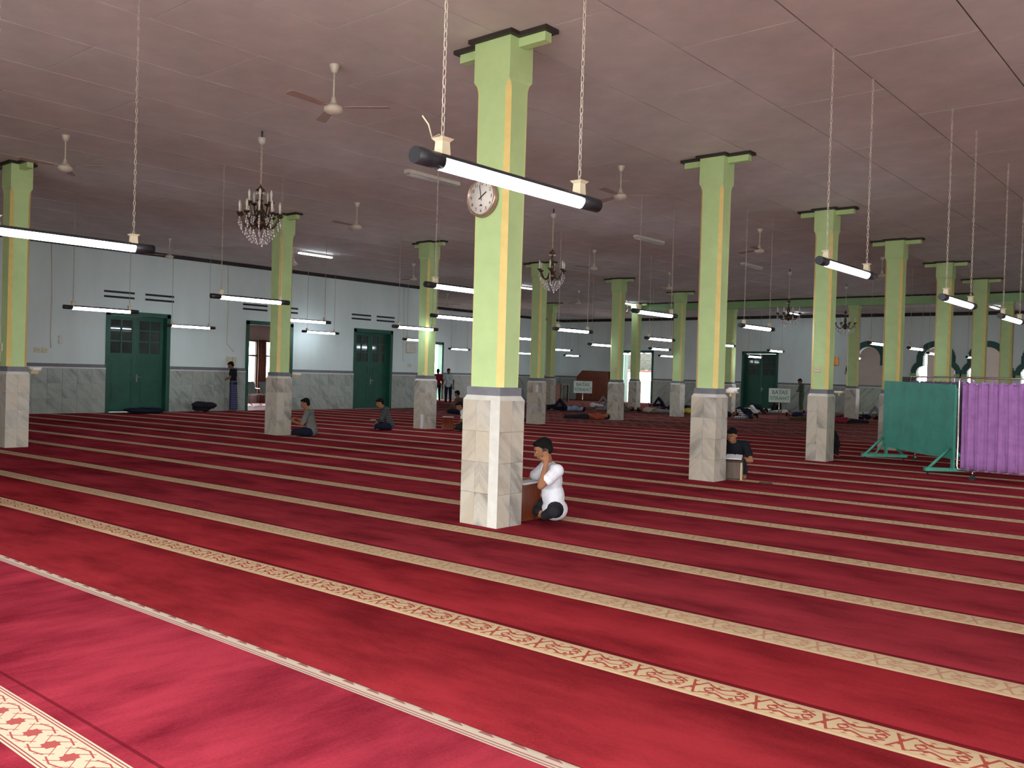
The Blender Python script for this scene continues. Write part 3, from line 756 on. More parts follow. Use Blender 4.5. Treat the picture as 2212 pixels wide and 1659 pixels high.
for (x, y, z, lab) in LAMPS:
    if lamp0 is None: o = lamp0 = make_lamp(); o.location = (x, y, z)
    else: o = dup(lamp0, (x, y, z))
    o['label'] = lab; o['group'] = 'tube lamps on chains'
    ss = (H - z) / (LZ + 0.10 + 0.02)
    for ch_ in o.children:
        if ch_.name.startswith('chain'): ch_.scale = (1, 1, ss * 1.0); ch_.location.z = (0.105) * (1 - ss)
# loose cable ends on the nearest lamp
bm = bm_new(); add_tube(bm, [(0, -.585, .12), (.01, -.62, .13), (.02, -.68, .10), (.015, -.70, .16), (0.0, -.73, .20)], 0.004, 5)
o = obj('loose_wire', bm, 'cream', lamp0)
# battens fixed to the ceiling
def batten(x, y, lit, label, ang=0):
    t_ = thing('ceiling_batten_lamp', label, 'lamp', (x, y, H), ang)
    b2 = bm_new(); add_box(b2, -.06, .06, -.62, .62, -.06, 0); obj('housing', b2, 'white', t_)
    for s in (-1, 1):
        b2 = bm_new(); add_tube(b2, [(s * .035, -.58, -.078), (s * .035, .58, -.078)], .016, 8); obj('tube', b2, 'tube' if lit else 'tubeoff', t_)
batten(-11.08, 10.75, False, 'unlit ceiling batten lamp left of the clock column')
batten(-11.50, 18.5, False, 'unlit ceiling batten lamp between the first two clock row columns')
batten(-11.55, 24.25, False, 'unlit ceiling batten lamp right of the second clock row column')
batten(-10.9, 3.1, False, 'unlit ceiling batten lamp at the top left edge of the picture')
batten(-21.45, 16.1, True, 'bright lit ceiling batten right of the chandelier column')
batten(-22.3, 34.2, True, 'bright lit ceiling batten above the back doorway')
batten(-17.75, 42.1, True, 'bright lit ceiling batten left of the third clock row column')
batten(-8.7, 41.2, True, 'bright lit ceiling batten at the upper right over the arches')
batten(-22.0, 26.3, True, 'glowing ceiling batten seen right beside the clock column')
# ================================================================== FANS
def make_fan():
    t_ = thing('ceiling_fan', '', 'fan')
    b2 = bm_new(); add_lathe(b2, [(.055, 0), (.058, -.01), (.045, -.05), (.030, -.085), (.012, -.095)][::-1], seg=16); obj('ceiling_cup', b2, 'fanwhite', t_)
    b2 = bm_new(); add_tube(b2, [(0, 0, -.09), (0, 0, -.40)], .011, 8); obj('rod', b2, 'fanwhite', t_)
    b2 = bm_new(); add_lathe(b2, [(.022, -.36), (.030, -.40), (.040, -.43), (.060, -.445), (.095, -.465), (.105, -.485), (.102, -.51), (.080, -.53), (.045, -.545), (.015, -.55)][::-1], seg=20); obj('motor', b2, 'fanwhite', t_)
    for k in range(3):
        a = 2 * PI * k / 3; b2 = bm_new()
        add_box(b2, .07, .17, -.016, .016, -.475, -.469)
        poly = [(.15, -.045), (.62, -.062), (.64, -.03), (.64, .04), (.62, .06), (.15, .045)]
        A = [b2.verts.new((p[0], p[1], -.474 + p[1] * .15)) for p in poly]; B = [b2.verts.new((p[0], p[1], -.468 + p[1] * .15)) for p in poly]
        b2.faces.new(A[::-1]); b2.faces.new(B)
        for q in range(6): b2.faces.new((A[q], A[(q + 1) % 6], B[(q + 1) % 6], B[q]))
        o_ = obj('blade', b2, 'blade', t_); o_.rotation_euler = (0, 0, a)
    return t_
FANS = [(-7.97, 6.17, .62, 'cream ceiling fan nearest the camera, left of the clock column'), (-13.79, 5.73, .5, 'cream ceiling fan at upper left above the leftmost column'),
 (-7.95, 11.88, .62, 'cream ceiling fan between the first two columns right of the clock'), (-14.17, 11.63, .6, 'ceiling fan right of the big chandelier, high above the papered column'),
 (-22.72, 12.22, .4, 'small ceiling fan over the left wall'), (-20.94, 14.98, .1, 'ceiling fan beside the bright batten right of the chandelier column'),
 (-20.69, 19.34, .9, 'dim ceiling fan left of the papered column'), (-27.35, 27.62, .3, 'dim ceiling fan between papered column and clock column'),
 (-13.86, 19.55, .2, 'dim ceiling fan above the column left of the bright doorway'), (-21.11, 28.79, .8, 'dark ceiling fan low right of the second chandelier'),
 (-14.71, 24.95, .5, 'ceiling fan left of the second clock row column'), (-22.04, 33.82, 1.2, 'brightly lit ceiling fan above the bright doorway'),
 (-8.67, 18.55, .7, 'dim ceiling fan right of the second clock row column'), (-7.87, 24.32, .1, 'dim ceiling fan left of the fourth clock row column')]
f0 = None
for x, y, a, lab in FANS:
    if f0 is None: o = f0 = make_fan(); o.location = (x, y, H); o.rotation_euler = (0, 0, a)
    else: o = dup(f0, (x, y, H), a)
    o['label'] = lab; o['group'] = 'ceiling fans'
# ================================================================== CHANDELIERS
def chandelier(x, y, zb, R, arms, tiers, label, drop=None):
    t_ = thing('chandelier', label, 'chandelier', (x, y, 0))
    b2 = bm_new(); add_lathe(b2, [(.02, 4.70), (.05, 4.74), (.055, 4.80), (.02, 4.81)], seg=12); obj('ceiling_cup', b2, 'white', t_)
    b2 = bm_new(); add_tube(b2, [(0, 0, 4.81), (0, 0, 4.897)], .014, 8); obj('hook', b2, 'darkmeta', t_)
    b2 = bm_new(); z = zb + .62
    k = 0
    while z < 4.71:
        pts = [V((.014 * math.cos(2 * PI * a / 6), 0, z + .03 * math.sin(2 * PI * a / 6))) for a in range(7)]
        if k % 2: pts = [V((p.y, p.x, p.z)) for p in pts]
        add_tube(b2, pts, .004, 4, False); z += .042; k += 1
    obj('chain', b2, 'cream', t_)
    b2 = bm_new(); add_lathe(b2, [(.004, zb + .64), (.02, zb + .60), (.075, zb + .545), (.03, zb + .53), (.02, zb + .40), (.035, zb + .34), (.05, zb + .26), (.03, zb + .20), (.07, zb + .13), (.09, zb + .08), (.05, zb + .02), (.012, zb - .03)][::-1], seg=14); obj('stem', b2, 'bronze', t_)
    cr = bm_new()
    def drop_(px, py, pz, s=1.0):
        add_ball(cr, (px, py, pz), (.011 * s, .011 * s, .020 * s), 6, 4)
    for tr in range(tiers):
        rr = R if tr == 0 else R * .55; zo = 0 if tr == 0 else .17; n = arms if tr == 0 else arms // 2
        for k in range(n):
            a = 2 * PI * (k + .5 * tr) / n; ca, sa = math.cos(a), math.sin(a)
            b2 = bm_new(); pts = []
            for s in range(9):
                q = s / 8; r_ = .05 + (rr - .05) * q; zz = zb + zo + .10 - .11 * math.sin(q * PI * .95) + .10 * q * q
                pts.append((r_ * ca, r_ * sa, zz))
            add_tube(b2, pts, .011, 6); zt = pts[-1][2]
            add_lathe(b2, [(.012, zt - .01), (.045, zt + .012), (.05, zt + .03), (.02, zt + .03)], rr * ca, rr * sa, 10)
            arm = obj('arm', b2, 'bronze', t_)
            b2 = bm_new(); add_lathe(b2, [(.014, zt + .03), (.014, zt + .10), (.020, zt + .125), (.018, zt + .16), (.004, zt + .20)], rr * ca, rr * sa, 8); obj('candle_bulb', b2, 'white', arm)
            for s in (3, 5, 7, 8):
                for j in range(3): drop_(pts[s][0] * (1 + .02 * j), pts[s][1] * (1 + .02 * j), pts[s][2] - .05 - .038 * j, .9 + .15 * j)
            for j in range(5):
                b4 = a + PI / n; rj = rr * (1 - .13 * j); drop_(rj * .8 * math.cos(b4), rj * .8 * math.sin(b4), zb - .06 - .035 * j, 1.1)
    for j in range(10): drop_(.06 * math.cos(j * .63), .06 * math.sin(j * .63), zb + .50, 1.1)
    for j in range(4): drop_(.02 * j, 0, zb - .10 - .05 * j, 1.6 - .1 * j)
    stuff(obj('crystals', cr, 'crystal', t_))
chandelier(-11.06, 7.31, 3.50, .29, 10, 2, 'large crystal chandelier hanging in front of the column with the seated boy')
chandelier(-11.14, 14.24, 3.45, .27, 6, 1, 'open armed crystal chandelier just right of the clock column')
chandelier(-10.98, 25.63, 3.36, .34, 8, 1, 'small dark chandelier left of the third clock row column')
chandelier(-10.99, 30.38, 3.36, .34, 8, 1, 'small dark chandelier right of the third clock row column')
# ================================================================== CLOCK
def text_obj(name, s, size, m, parent, loc, rot, ext=0.001, al='CENTER', sx=1):
    cu = bpy.data.curves.new(name, 'FONT'); cu.body = s; cu.size = size; cu.extrude = ext; cu.align_x = al; cu.align_y = 'CENTER'
    cu.materials.append(MT[m]); o0 = bpy.data.objects.new(name, cu); C.objects.link(o0); bpy.context.view_layer.update()
    me = bpy.data.meshes.new_from_object(o0.evaluated_get(bpy.context.evaluated_depsgraph_get())); bpy.data.objects.remove(o0); me.materials.clear(); me.materials.append(MT[m])
    o_ = bpy.data.objects.new(name, me); C.objects.link(o_)
    o_.parent = parent; o_.location = loc; o_.rotation_euler = rot; o_.scale = (sx, 1, 1); return o_
ck = thing('wall_clock', 'round white wall clock with brown rim on the nearest column', 'clock', (-6.03, 6.572, 3.29))
def yl(bm_, prof, seg=36):   # lathe around -Y axis, prof (r, depth)
    n0 = len(bm_.verts); add_lathe(bm_, prof, seg=seg)
    bm_.verts.ensure_lookup_table()
    for v in bm_.verts[n0:]: v.co = V((v.co.x, -v.co.z, v.co.y))
bm = bm_new(); yl(bm, [(.19, 0.0), (.20, .02), (.195, .05), (.180, .062), (.172, .058), (.168, .042), (.01, .042)]); obj('rim', bm, 'clockrim', ck)
bm = bm_new(); yl(bm, [(.168, .043), (.168, .0455), (.01, .0455)]); obj('dial', bm, 'clockface', ck)
for h in range(1, 13):
    a = PI / 2 - h * PI / 6; text_obj('numeral', str(h), .046, 'ink', ck, (.135 * math.cos(a), -.0475, .135 * math.sin(a)), (PI / 2, 0, 0), .0005)
bm = bm_new(); add_prism(bm, [(-.025, -.088), (0, -.066), (.025, -.088)], 'y', -.048, -.0462); obj('dial_mark', bm, 'ink', ck)
def hand(name, ang, L, tail, wd):
    b2 = bm_new(); add_box(b2, -wd, wd, -.0515, -.0495, -tail, L); o_ = obj(name, b2, 'ink', ck); o_.rotation_euler = (0, ang, 0)
hand('minute_hand', math.radians(-10), .125, .035, .004); hand('hour_hand', math.radians(56), .085, .035, .006)
# ================================================================== SMALL FITTINGS
def small_box(name, label, cat, c, d, m, extra=None):
    x, y, z = c; a, b2_, h = d; bm_ = box(-a / 2, a / 2, -b2_ / 2, b2_ / 2, -h / 2, h / 2)
    o_ = obj(name, bm_, m, bevel=min(a, b2_, h) * .15); o_.location = c; tag(o_, label, cat)
    if extra: extra(o_)
    return o_
def socket_holes(axis):
    def f_(o_):
        b2 = bm_new()
        for s in (-.02, .02):
            if axis == 'y': add_box(b2, s - .006, s + .006, -.026, -.02, -.008, .008)
            else: add_box(b2, .02, .026, s - .006, s + .006, -.008, .008)
        obj('socket_holes', b2, 'ink', o_)
    return f_
small_box('wall_socket', 'square cream socket on the third clock row column', 'socket', (-6.62, 16.90, 1.78), (.11, .05, .12), 'cream', socket_holes('y'))
small_box('wall_socket', 'left round socket of the pair on the wall near the leftmost column', 'socket', (XL + .02, 10.18, 1.78), (.04, .14, .14), 'cream', socket_holes('x'))
small_box('wall_socket', 'right round socket of the pair on the wall near the leftmost column', 'socket', (XL + .02, 10.38, 1.78), (.04, .14, .14), 'cream', socket_holes('x'))
small_box('switch_box', 'small white device on the wall left of the first green door', 'switch', (XL + .03, 10.80, 2.10), (.06, .11, .22), 'white')
small_box('switch_box', 'left cream switch box above the man in sarong', 'switch', (XL + .03, 16.15, 1.70), (.06, .14, .16), 'cream')
small_box('switch_box', 'right cream switch box above the man in sarong', 'switch', (XL + .03, 16.35, 1.70), (.06, .14, .16), 'cream')
small_box('fuse_panel', 'grey wall mounted panel box near the end of the left wall', 'box', (XL + .06, 24.25, 2.40), (.12, .45, .40), 'white')
small_box('wall_socket', 'small cream socket below the grey panel box', 'socket', (XL + .02, 24.25, 1.70), (.04, .16, .12), 'cream', socket_holes('x'))
small_box('wall_socket', 'cream socket on the papered column side facing right', 'socket', (-16.72, 16.04, 1.45), (.08, .05, .08), 'cream')
small_box('wall_socket', 'cream socket box on the leftmost column', 'socket', (-16.66, 5.93, 1.72), (.12, .05, .14), 'cream', socket_holes('y'))
small_box('wall_socket', 'socket box low on the column left of the bright doorway', 'socket', (-17.1, 25.50, 1.75), (.12, .05, .14), 'cream', socket_holes('y'))
small_box('speaker_box', 'small orange box fixed behind the third clock row column', 'box', (-6.45, 17.35, 1.95), (.13, .10, .17), 'orangebox')
small_box('notice_paper', 'white paper strip at the foot of the papered column', 'paper', (-16.70, 16.045, .20), (.10, .004, .36), 'paper')
small_box('notice_paper', 'pale paper pasted high on the worn grey column base', 'paper', (-16.70, 20.795, 1.08), (.10, .004, .22), 'paper')
for k, (x, y, lab) in enumerate([(XL + .012, 10.55, 'thin cable conduit running down the wall above the round sockets'), (XL + .012, 16.1, 'thin crooked cable running down the wall to the cream switches'), (XL + .012, 23.9, 'thin cable conduit running down to the grey panel box')]):
    bm = bm_new(); add_tube(bm, [(x, y - .05, 4.78), (x, y, 3.3), (x, y - .02, 2.2), (x, y + (.25 if k == 1 else 0), 1.95 if k == 1 else 1.85)], .012, 6); tag(obj('cable', bm, 'cream'), lab, 'cable')
def book_shelf(x, y, lab, nb, labs):
    t_ = thing('column_shelf', lab, 'shelf', (x, y, 1.33)); obj('board', box(-.20, .06, -.02, .13, 0, .016), 'woodlight', t_); obj('bracket', box(-.02, .0, -.02, .10, -.05, 0), 'woodlight', t_)
    for k in range(nb):
        o_ = obj('book', box(-.08, .08, -.06, .06, 0, .022), 'paper', None, (x - .04 + .02 * k, y + .06, 1.347 + .023 * k)); o_.rotation_euler = (0, 0, .3 * k); tag(o_, labs[k], 'book')
book_shelf(-6.17, 12.40, 'small shelf on the far side of the second clock row column', 3, ['lowest book on the shelf of the second clock row column', 'middle book on the shelf of the second clock row column', 'top book on the shelf of the second clock row column'])
book_shelf(-16.28, 6.30, 'small shelf on the right side of the leftmost column', 2, ['lower book on the shelf of the leftmost column', 'upper book on the shelf of the leftmost column'])
book_shelf(-16.50, 11.92, 'small shelf beside the column with the seated boy', 2, ['lower book on the shelf behind the seated boy', 'upper book on the shelf behind the seated boy'])
book_shelf(-6.33, 17.33, 'small shelf behind the third clock row column', 1, ['pale book on the shelf of the third clock row column'])
# ================================================================== SIGNS
def sign(x, y, lab, zc=1.05):
    rz = math.atan2(-fwd.x, fwd.y) if False else math.radians(38)
    t_ = thing('standing_sign', lab, 'sign', (x, y, 0), rz)
    obj('board', box(-.38, .38, -.012, .012, zc - .25, zc + .25), 'signboard', t_)
    b2 = bm_new(); add_tube(b2, [(0, .02, 0.01), (0, .02, zc)], .018, 8); obj('post', b2, 'steel', t_)
    b2 = bm_new(); add_lathe(b2, [(.18, 0), (.18, .015), (.03, .03)], 0, .02, 16); obj('base', b2, 'darkmeta', t_)
    text_obj('lettering', 'BATAS', .20, 'greenink', t_, (0, -.014, zc + .10), (PI / 2, 0, 0), .002, sx=.95)
    text_obj('lettering', 'ISTIRAHAT', .20, 'greenink', t_, (0, -.014, zc - .11), (PI / 2, 0, 0), .002, sx=.72)
sign(-21.5, 29.8, 'white standing sign with green words left of the bright doorway', 1.02)
sign(-13.3, 30.5, 'white standing sign with green words before the far green door', 1.0)
# ================================================================== TEAL BOARD
A = V((-5.86, 18.60)); B = V((-4.10, 16.62)); dv = (B - A).normalized(); nv_ = V((dv.y, -dv.x)); L = (B - A).length
ang = math.atan2(dv.y, dv.x)
tb = thing('notice_board', 'teal green wooden partition board on two braced feet', 'board', (A.x, A.y, 0), ang)
bm = bm_new(); add_prism(bm, [(-.06, .27), (L + .06, .27), (L + .06, 1.56), (-.06, 1.60)], 'y', -.012, .012); obj('panel', bm, 'teal', tb)
for x in (0.02, L - .02):
    bm = bm_new(); add_box(bm, x - .04, x + .04, .013, .053, .06, 1.5); obj('post', bm, 'tealframe', tb)
    bm = bm_new(); add_box(bm, x - .035, x + .035, -.46, .46, .055, .115); ft = obj('foot', bm, 'tealframe', tb)
    for s in (-1, 1):
        bm = bm_new(); add_tube(bm, [(x, s * .40, .09), (x, s * .03, .46)], .028, 4); obj('brace', bm, 'tealframe', tb)
        bm = bm_new(); add_tube(bm, [(x, s * .40 - .012, .028), (x, s * .40 + .012, .028)], .027, 10); obj('caster', bm, 'rubber', ft)
bm = bm_new(); add_tube(bm, [(.05, -.22, .09), (.05, -.02, .34)], .02, 4); obj('brace', bm, 'tealframe', tb)
# ================================================================== PURPLE SCREENS
def screen(p, ang, L, z0, z1, m, lab, zc0, zc1, waves=8, n=96):
    t_ = thing('curtain_screen', lab, 'screen', (p[0], p[1], 0), ang); r = .016; c = .06
    pts = [(c, 0, z0)]; 
    path = [(c, 0, z0), (L - c, 0, z0), (L - .015, 0, z0 + .02), (L, 0, z0 + c), (L, 0, z1 - c), (L - .015, 0, z1 - .02), (L - c, 0, z1), (c, 0, z1), (.015, 0, z1 - .02), (0, 0, z1 - c), (0, 0, z0 + c), (.015, 0, z0 + .02), (c, 0, z0)]
    b2 = bm_new(); add_tube(b2, path, r, 8); obj('frame', b2, 'steel', t_)
    for z in (zc0 + .02, zc1 - .03):
        b2 = bm_new(); add_tube(b2, [(0, 0, z), (L, 0, z)], .007, 6); obj('curtain_rod', b2, 'steel', t_)
    # gathered curtain: header stands slightly above the rod in scallops
    b2 = bm_new(); ns = 10; rows = []
    for i_ in range(n + 1):
        s = i_ / n; row = []
        for k_ in range(ns + 1):
            q = k_ / ns; z = zc0 + (zc1 - zc0) * q
            ph = 2 * PI * waves * s + .35 * math.sin(q * 3 + s * 9)
            am = .025 * (1 + .45 * math.sin(s * 23 + q * 2)) * (0.75 + .25 * math.cos(q * PI * 2))
            off = am * math.sin(ph) + .008 * math.sin(ph * 3.1 + 5 * q)
            zz = z + (.018 * math.cos(ph) if k_ in (0, ns) else 0) * (1 if k_ == ns else -1)
            row.append((.05 + (L - .10) * s, off, zz))
        rows.append(row)
    Fv = [[b2.verts.new(p_) for p_ in row] for row in rows]; Bv = [[b2.verts.new((p_[0], p_[1] + .004, p_[2])) for p_ in row] for row in rows]
    for i_ in range(n):
        for k_ in range(ns):
            b2.faces.new((Fv[i_][k_], Fv[i_ + 1][k_], Fv[i_ + 1][k_ + 1], Fv[i_][k_ + 1])).smooth = True
            b2.faces.new((Bv[i_][k_], Bv[i_][k_ + 1], Bv[i_ + 1][k_ + 1], Bv[i_ + 1][k_])).smooth = True
        b2.faces.new((Fv[i_][0], Bv[i_][0], Bv[i_ + 1][0], Fv[i_ + 1][0])); b2.faces.new((Fv[i_][ns], Fv[i_ + 1][ns], Bv[i_ + 1][ns], Bv[i_][ns]))
    for k_ in range(ns):
        b2.faces.new((Fv[0][k_], Fv[0][k_ + 1], Bv[0][k_ + 1], Bv[0][k_])); b2.faces.new((Fv[n][k_], Bv[n][k_], Bv[n][k_ + 1], Fv[n][k_ + 1]))
    obj('curtain', b2, m, t_)
    for x in (.24, L - .24):
        b2 = bm_new(); add_tube(b2, [(x, 0, z0), (x, 0, .075)], .012, 6); add_box(b2, x - .025, x + .025, -.03, .03, .05, .075)
        cs_ = obj('caster_fork', b2, 'steel', t_)
        for s in (-1, 1):
            b2 = bm_new(); add_tube(b2, [(x, s * .028 - .011, .042), (x, s * .028 + .011, .042)], .042, 14); obj('caster_wheel', b2, 'rubber', cs_)
screen((-3.83, 15.86), math.atan2(-.03, 1.0), 1.9, .16, 1.68, 'purple', 'chrome framed screen with purple curtain at the right edge', 17e-2, 1.60, 12, 150)
screen((-5.55, 19.2), -.80, 2.2, .16, 1.70, 'purple_back', 'second curtain screen standing behind the teal board', .18, 1.60, 12)
# chrome handrail chair back peeking over the board
t = thing('stacked_chair', 'black and chrome chair back peeking over the teal board', 'chair', (-6.6, 22.6, 0), .5)
for s in (-.2, .2):
    for q in (-.2, .2):
        bm = bm_new(); add_tube(bm, [(s, q, 0.01), (s, q, 1.2 if q < 0 else 1.7)], .014, 6); obj('leg', bm, 'steel', t)
obj('seat', box(-.22, .22, -.22, .22, 1.2, 1.24), 'steel', t); obj('backrest', box(-.22, .22, .19, .23, 1.30, 1.72), 'blackpvc', t)
# ================================================================== WAITING CHAIRS in the side room
for k, y in enumerate((17.9, 18.6, 19.3, 20.0, 20.7)):
    t = thing('waiting_chair', 'steel waiting chair in the side room, %s from the left' % ORD[k], 'chair', (-29.3, y, 0), 0, 'side room waiting chairs')
    bm = bm_new(); add_prism(bm, [(-.25, .40), (.22, .46), (.22, .43), (-.25, .37)], 'y', -.25, .25); obj('seat', bm, 'steelchair', t)
    bm = bm_new(); add_prism(bm, [(-.25, .42), (-.42, .88), (-.39, .89), (-.22, .43)], 'y', -.25, .25); obj('backrest', bm, 'steelchair', t)
    bm = bm_new(); add_tube(bm, [(.2, .27, .42), (.2, .27, .62), (-.3, .27, .64)], .015, 6); obj('armrest', bm, 'steel', t)
    for s in (-.2, .2):
        bm = bm_new(); add_tube(bm, [(.22, s, 0.015), (0, s, .10), (0, s, .40)], .018, 6); obj('leg', bm, 'steel', t)
# ================================================================== MIMBAR (dark red cupboard) and back doorway view
t = thing('wooden_cabinet', 'tall dark red wooden cabinet with cut corner left of bright doorway', 'cabinet', (-30.4, 43.2, 0))
bm = bm_new(); add_prism(bm, [(-1.0, 0.0), (1.3, 0.0), (1.3, 1.75), (-.6, 1.78), (-1.0, 1.40)], 'y', -.35, .35); obj('body', bm, 'wood', t)
obj('base_board', box(-1.04, 1.34, -.38, .38, 0, .09), 'wooddark', t)
t = thing('low_table', 'low dark table beside the red cabinet behind the sleepers', 'table', (-29.6, 38.2, 0))
obj('top', box(-.9, .9, -.35, .35, .95, 1.0), 'wooddark', t)
for s in (-.85, .85):
    for q in (-.3, .3): obj('leg', box(s - .04, s + .04, q - .04, q + .04, 0, .95), 'wooddark', t)
obj('front_panel', box(-.85, .85, -.34, -.32, .1, .95), 'wood', t)
struct('outside_wall', box(-36, -20, 56, 56.2, -.25, 1.2), 'outfloor')
t = thing('neighbour_roof', 'corrugated grey roof seen through the upper half of the back doorway', 'roof', (-33, 54, 0))
bm = bm_new(); n = 90
pr = [(-6 + 12 * k / n, .04 * math.sin(k * 1.2)) for k in range(n + 1)]
lo_ = [bm.verts.new((p[0], -1.5, 1.95 + p[1])) for p in pr]; hi_ = [bm.verts.new((p[0], 2.6, 3.25 + p[1])) for p in pr]
lo2 = [bm.verts.new((p[0], -1.5, 1.93 + p[1])) for p in pr]; hi2 = [bm.verts.new((p[0], 2.6, 3.23 + p[1])) for p in pr]
for k in range(n):
    bm.faces.new((lo_[k], lo_[k + 1], hi_[k + 1], hi_[k])); bm.faces.new((lo2[k], hi2[k], hi2[k + 1], lo2[k + 1])); bm.faces.new((lo_[k], lo2[k], lo2[k + 1], lo_[k + 1]))
obj('sheet', bm, 'roof', t); obj('fascia', box(-6, 6, -1.56, -1.5, 1.80, 1.95), 'fascia', t)
# ================================================================== PEOPLE
LOW = [0]
def frame_from(zax, xax):
    z = V(zax).normalized(); x = (V(xax) - z * V(xax).dot(z)).normalized(); y = z.cross(x)
    return Matrix((x, y, z)).transposed()
def cone(bm_, a, b_, ra, rb, seg=12):
    a, b_ = V(a), V(b_)
    add_ball(bm_, a, (ra,) * 3, seg, 8); add_ball(bm_, b_, (rb,) * 3, seg, 8)
    if (b_ - a).length > 1e-3: add_tube(bm_, [a, b_], 0, seg, True, [ra, rb])
def fused(name, bm_, m, parent, vox, smooth=3):
    LOW[0] = min(LOW[0], min(v.co.z for v in bm_.verts))
    bmesh.ops.recalc_face_normals(bm_, faces=bm_.faces[:])
    me = bpy.data.meshes.new(name); bm_.to_mesh(me); bm_.free(); me.materials.append(MT[m])
    o_ = bpy.data.objects.new(name, me); C.objects.link(o_)
    if parent: o_.parent = parent
    r_ = o_.modifiers.new('remesh', 'REMESH'); r_.mode = 'VOXEL'; r_.voxel_size = vox; r_.use_smooth_shade = True
    if smooth:
        q = o_.modifiers.new('smooth', 'SMOOTH'); q.iterations = smooth; q.factor = .5
    return o_
def person(label, loc, rz, J, top='tee_black', bottom='jeans', skin='skin', sleeve=.5, hair='hair', vox=.014, fine=False, skirt=False, barefoot=True, group=None, hands=None, longtop=0.0):
    """one continuous body (skin) with clothing and hair as children. local frame: +X forward, +Y left, Z up"""
    J = {k: V(v) for k, v in J.items()}; LOW[0] = 9
    t_ = thing('person', label, 'person', loc, rz, group)
    sk = bm_new()
    pel, ch, nk, hd = J['pel'], J['chest'], J['neck'], J['head']; hf = J['hf'].normalized()
    hu = J.get('hu', (hd - nk)).normalized(); hl = hu.cross(hf).normalized(); hf = hl.cross(hu).normalized()
    R_ = Matrix((hf, hl, hu)).transposed()
    def hp(x, y, z): return hd + hf * x + hl * y + hu * z
    # head
    add_ball(sk, hp(-.012, 0, .025), (.094, .074, .088), 16, 12, R_)
    add_ball(sk, hp(.018, 0, -.030), (.070, .060, .078), 16, 12, R_)
    cone(sk, hp(.048, 0, -.082), hp(.030, 0, -.075), .026, .036)
    cone(sk, hp(.082, 0, .020), hp(.100, 0, -.022), .010, .014, 8)          # nose
    add_ball(sk, hp(.074, 0, .038), (.016, .046, .012), 10, 6, R_)          # brow
    add_ball(sk, hp(.080, 0, -.056), (.014, .026, .012), 10, 6, R_)         # lips
    for s in (-1, 1):
        add_ball(sk, hp(-.010, s * .074, -.002), (.019, .010, .031), 10, 8, R_)
    cone(sk, nk - (nk - ch) * .15, hd - hu * .05 - hf * .012, .054, .050)
    # trunk core
    up_ = (ch - pel).normalized(); lat = (J['shL'] - J['shR']).normalized(); Rt = frame_from(up_, lat.cross(up_))
    hips = (J['hipL'] - J['hipR']).normalized(); Rp = frame_from(V((0, 0, 1)) if abs(hips.z) < .5 else up_, hips.cross(V((0, 0, 1))) if abs(hips.z) < .5 else up_)
    def trunk(bm_, g):
        add_ball(bm_, pel, (.105 + g, .150 + g, .110 + g), 16, 10, Rt)
        add_ball(bm_, pel.lerp(ch, .5), (.092 + g, .128 + g, .13 + g), 16, 10, Rt)
        add_ball(bm_, ch, (.105 + g, .145 + g, .16 + g), 16, 10, Rt)
        cone(bm_, J['shL'], J['shR'], .058 + g, .058 + g)
        cone(bm_, ch.lerp(nk, .55), nk.lerp(ch, .35), .085 + g, .060 + g)
    trunk(sk, -.018)
    for s in 'LR':
        sh, el, wr, ha = J['sh' + s], J['el' + s], J['wr' + s], J['ha' + s]
        cone(sk, sh, el, .046, .038); cone(sk, el, wr, .038, .025)
        hdv = (ha - wr).normalized()
        pn = J.get('pn' + s, V((0, 0, -1))); Rh = frame_from(hdv, pn)           # x = palm normal, y = across, z = along
        pc = wr + hdv * .045
        add_ball(sk, pc, (.016, .040, .050), 12, 8, Rh)
        ac = Rh @ V((0, 1, 0)); pnv = Rh @ V((1, 0, 0)); th = J.get('th' + s, V((1, 0, 0))).x
        curl = J.get('curl' + s, V((.5, 0, 0))).x
        for k, (off, ln) in enumerate(((-.029, .070), (-.010, .078), (.010, .073), (.028, .058))):
            p0 = wr + hdv * .080 + ac * off * th; d1 = (hdv + pnv * curl * .5).normalized(); p1 = p0 + d1 * ln * .45
            d2 = (hdv + pnv * curl * 1.5).normalized(); p2 = p1 + d2 * ln * .32; d3 = (hdv * .6 + pnv * curl * 2.4).normalized(); p3 = p2 + d3 * ln * .25
            fr = .0088 if fine else .0105
            cone(sk, p0 - hdv * .02, p1, fr, fr * .95, 8); cone(sk, p1, p2, fr * .95, fr * .88, 8); cone(sk, p2, p3, fr * .88, fr * .75, 8)
        tb_ = wr + hdv * .030 - ac * .030 * th; t1 = tb_ + (hdv * .6 - ac * th * .8 + pnv * .2).normalized() * .036; t2 = t1 + (hdv * .9 - ac * th * .25 + pnv * .4).normalized() * .030
        cone(sk, tb_, t1, .013, .011, 8); cone(sk, t1, t2, .011, .0085, 8)
        hip, kn, an, to = J['hip' + s], J['kn' + s], J['an' + s], J['to' + s]
        cone(sk, hip, kn, .068, .048); cone(sk, kn, an, .046, .033)
        fd = (to - an).normalized(); cone(sk, an + fd * .01, an.lerp(to, .55), .036, .032); cone(sk, an.lerp(to, .5), to, .034, .022)
        heel = an - fd * .030; add_ball(sk, heel, (.032, .032, .034), 10, 8)
        if fine:
            side = fd.cross(V((0, 0, 1))); side = side.normalized() if side.length > .1 else V((0, 1, 0))
            for k in range(5): add_ball(sk, to + side * (k - 2) * .015 + fd * (.012 - abs(k - 1) * .005), (.011, .011, .010), 8, 6)
    body = fused('body', sk, skin, t_, min(vox, .008 if fine else .012), 2)
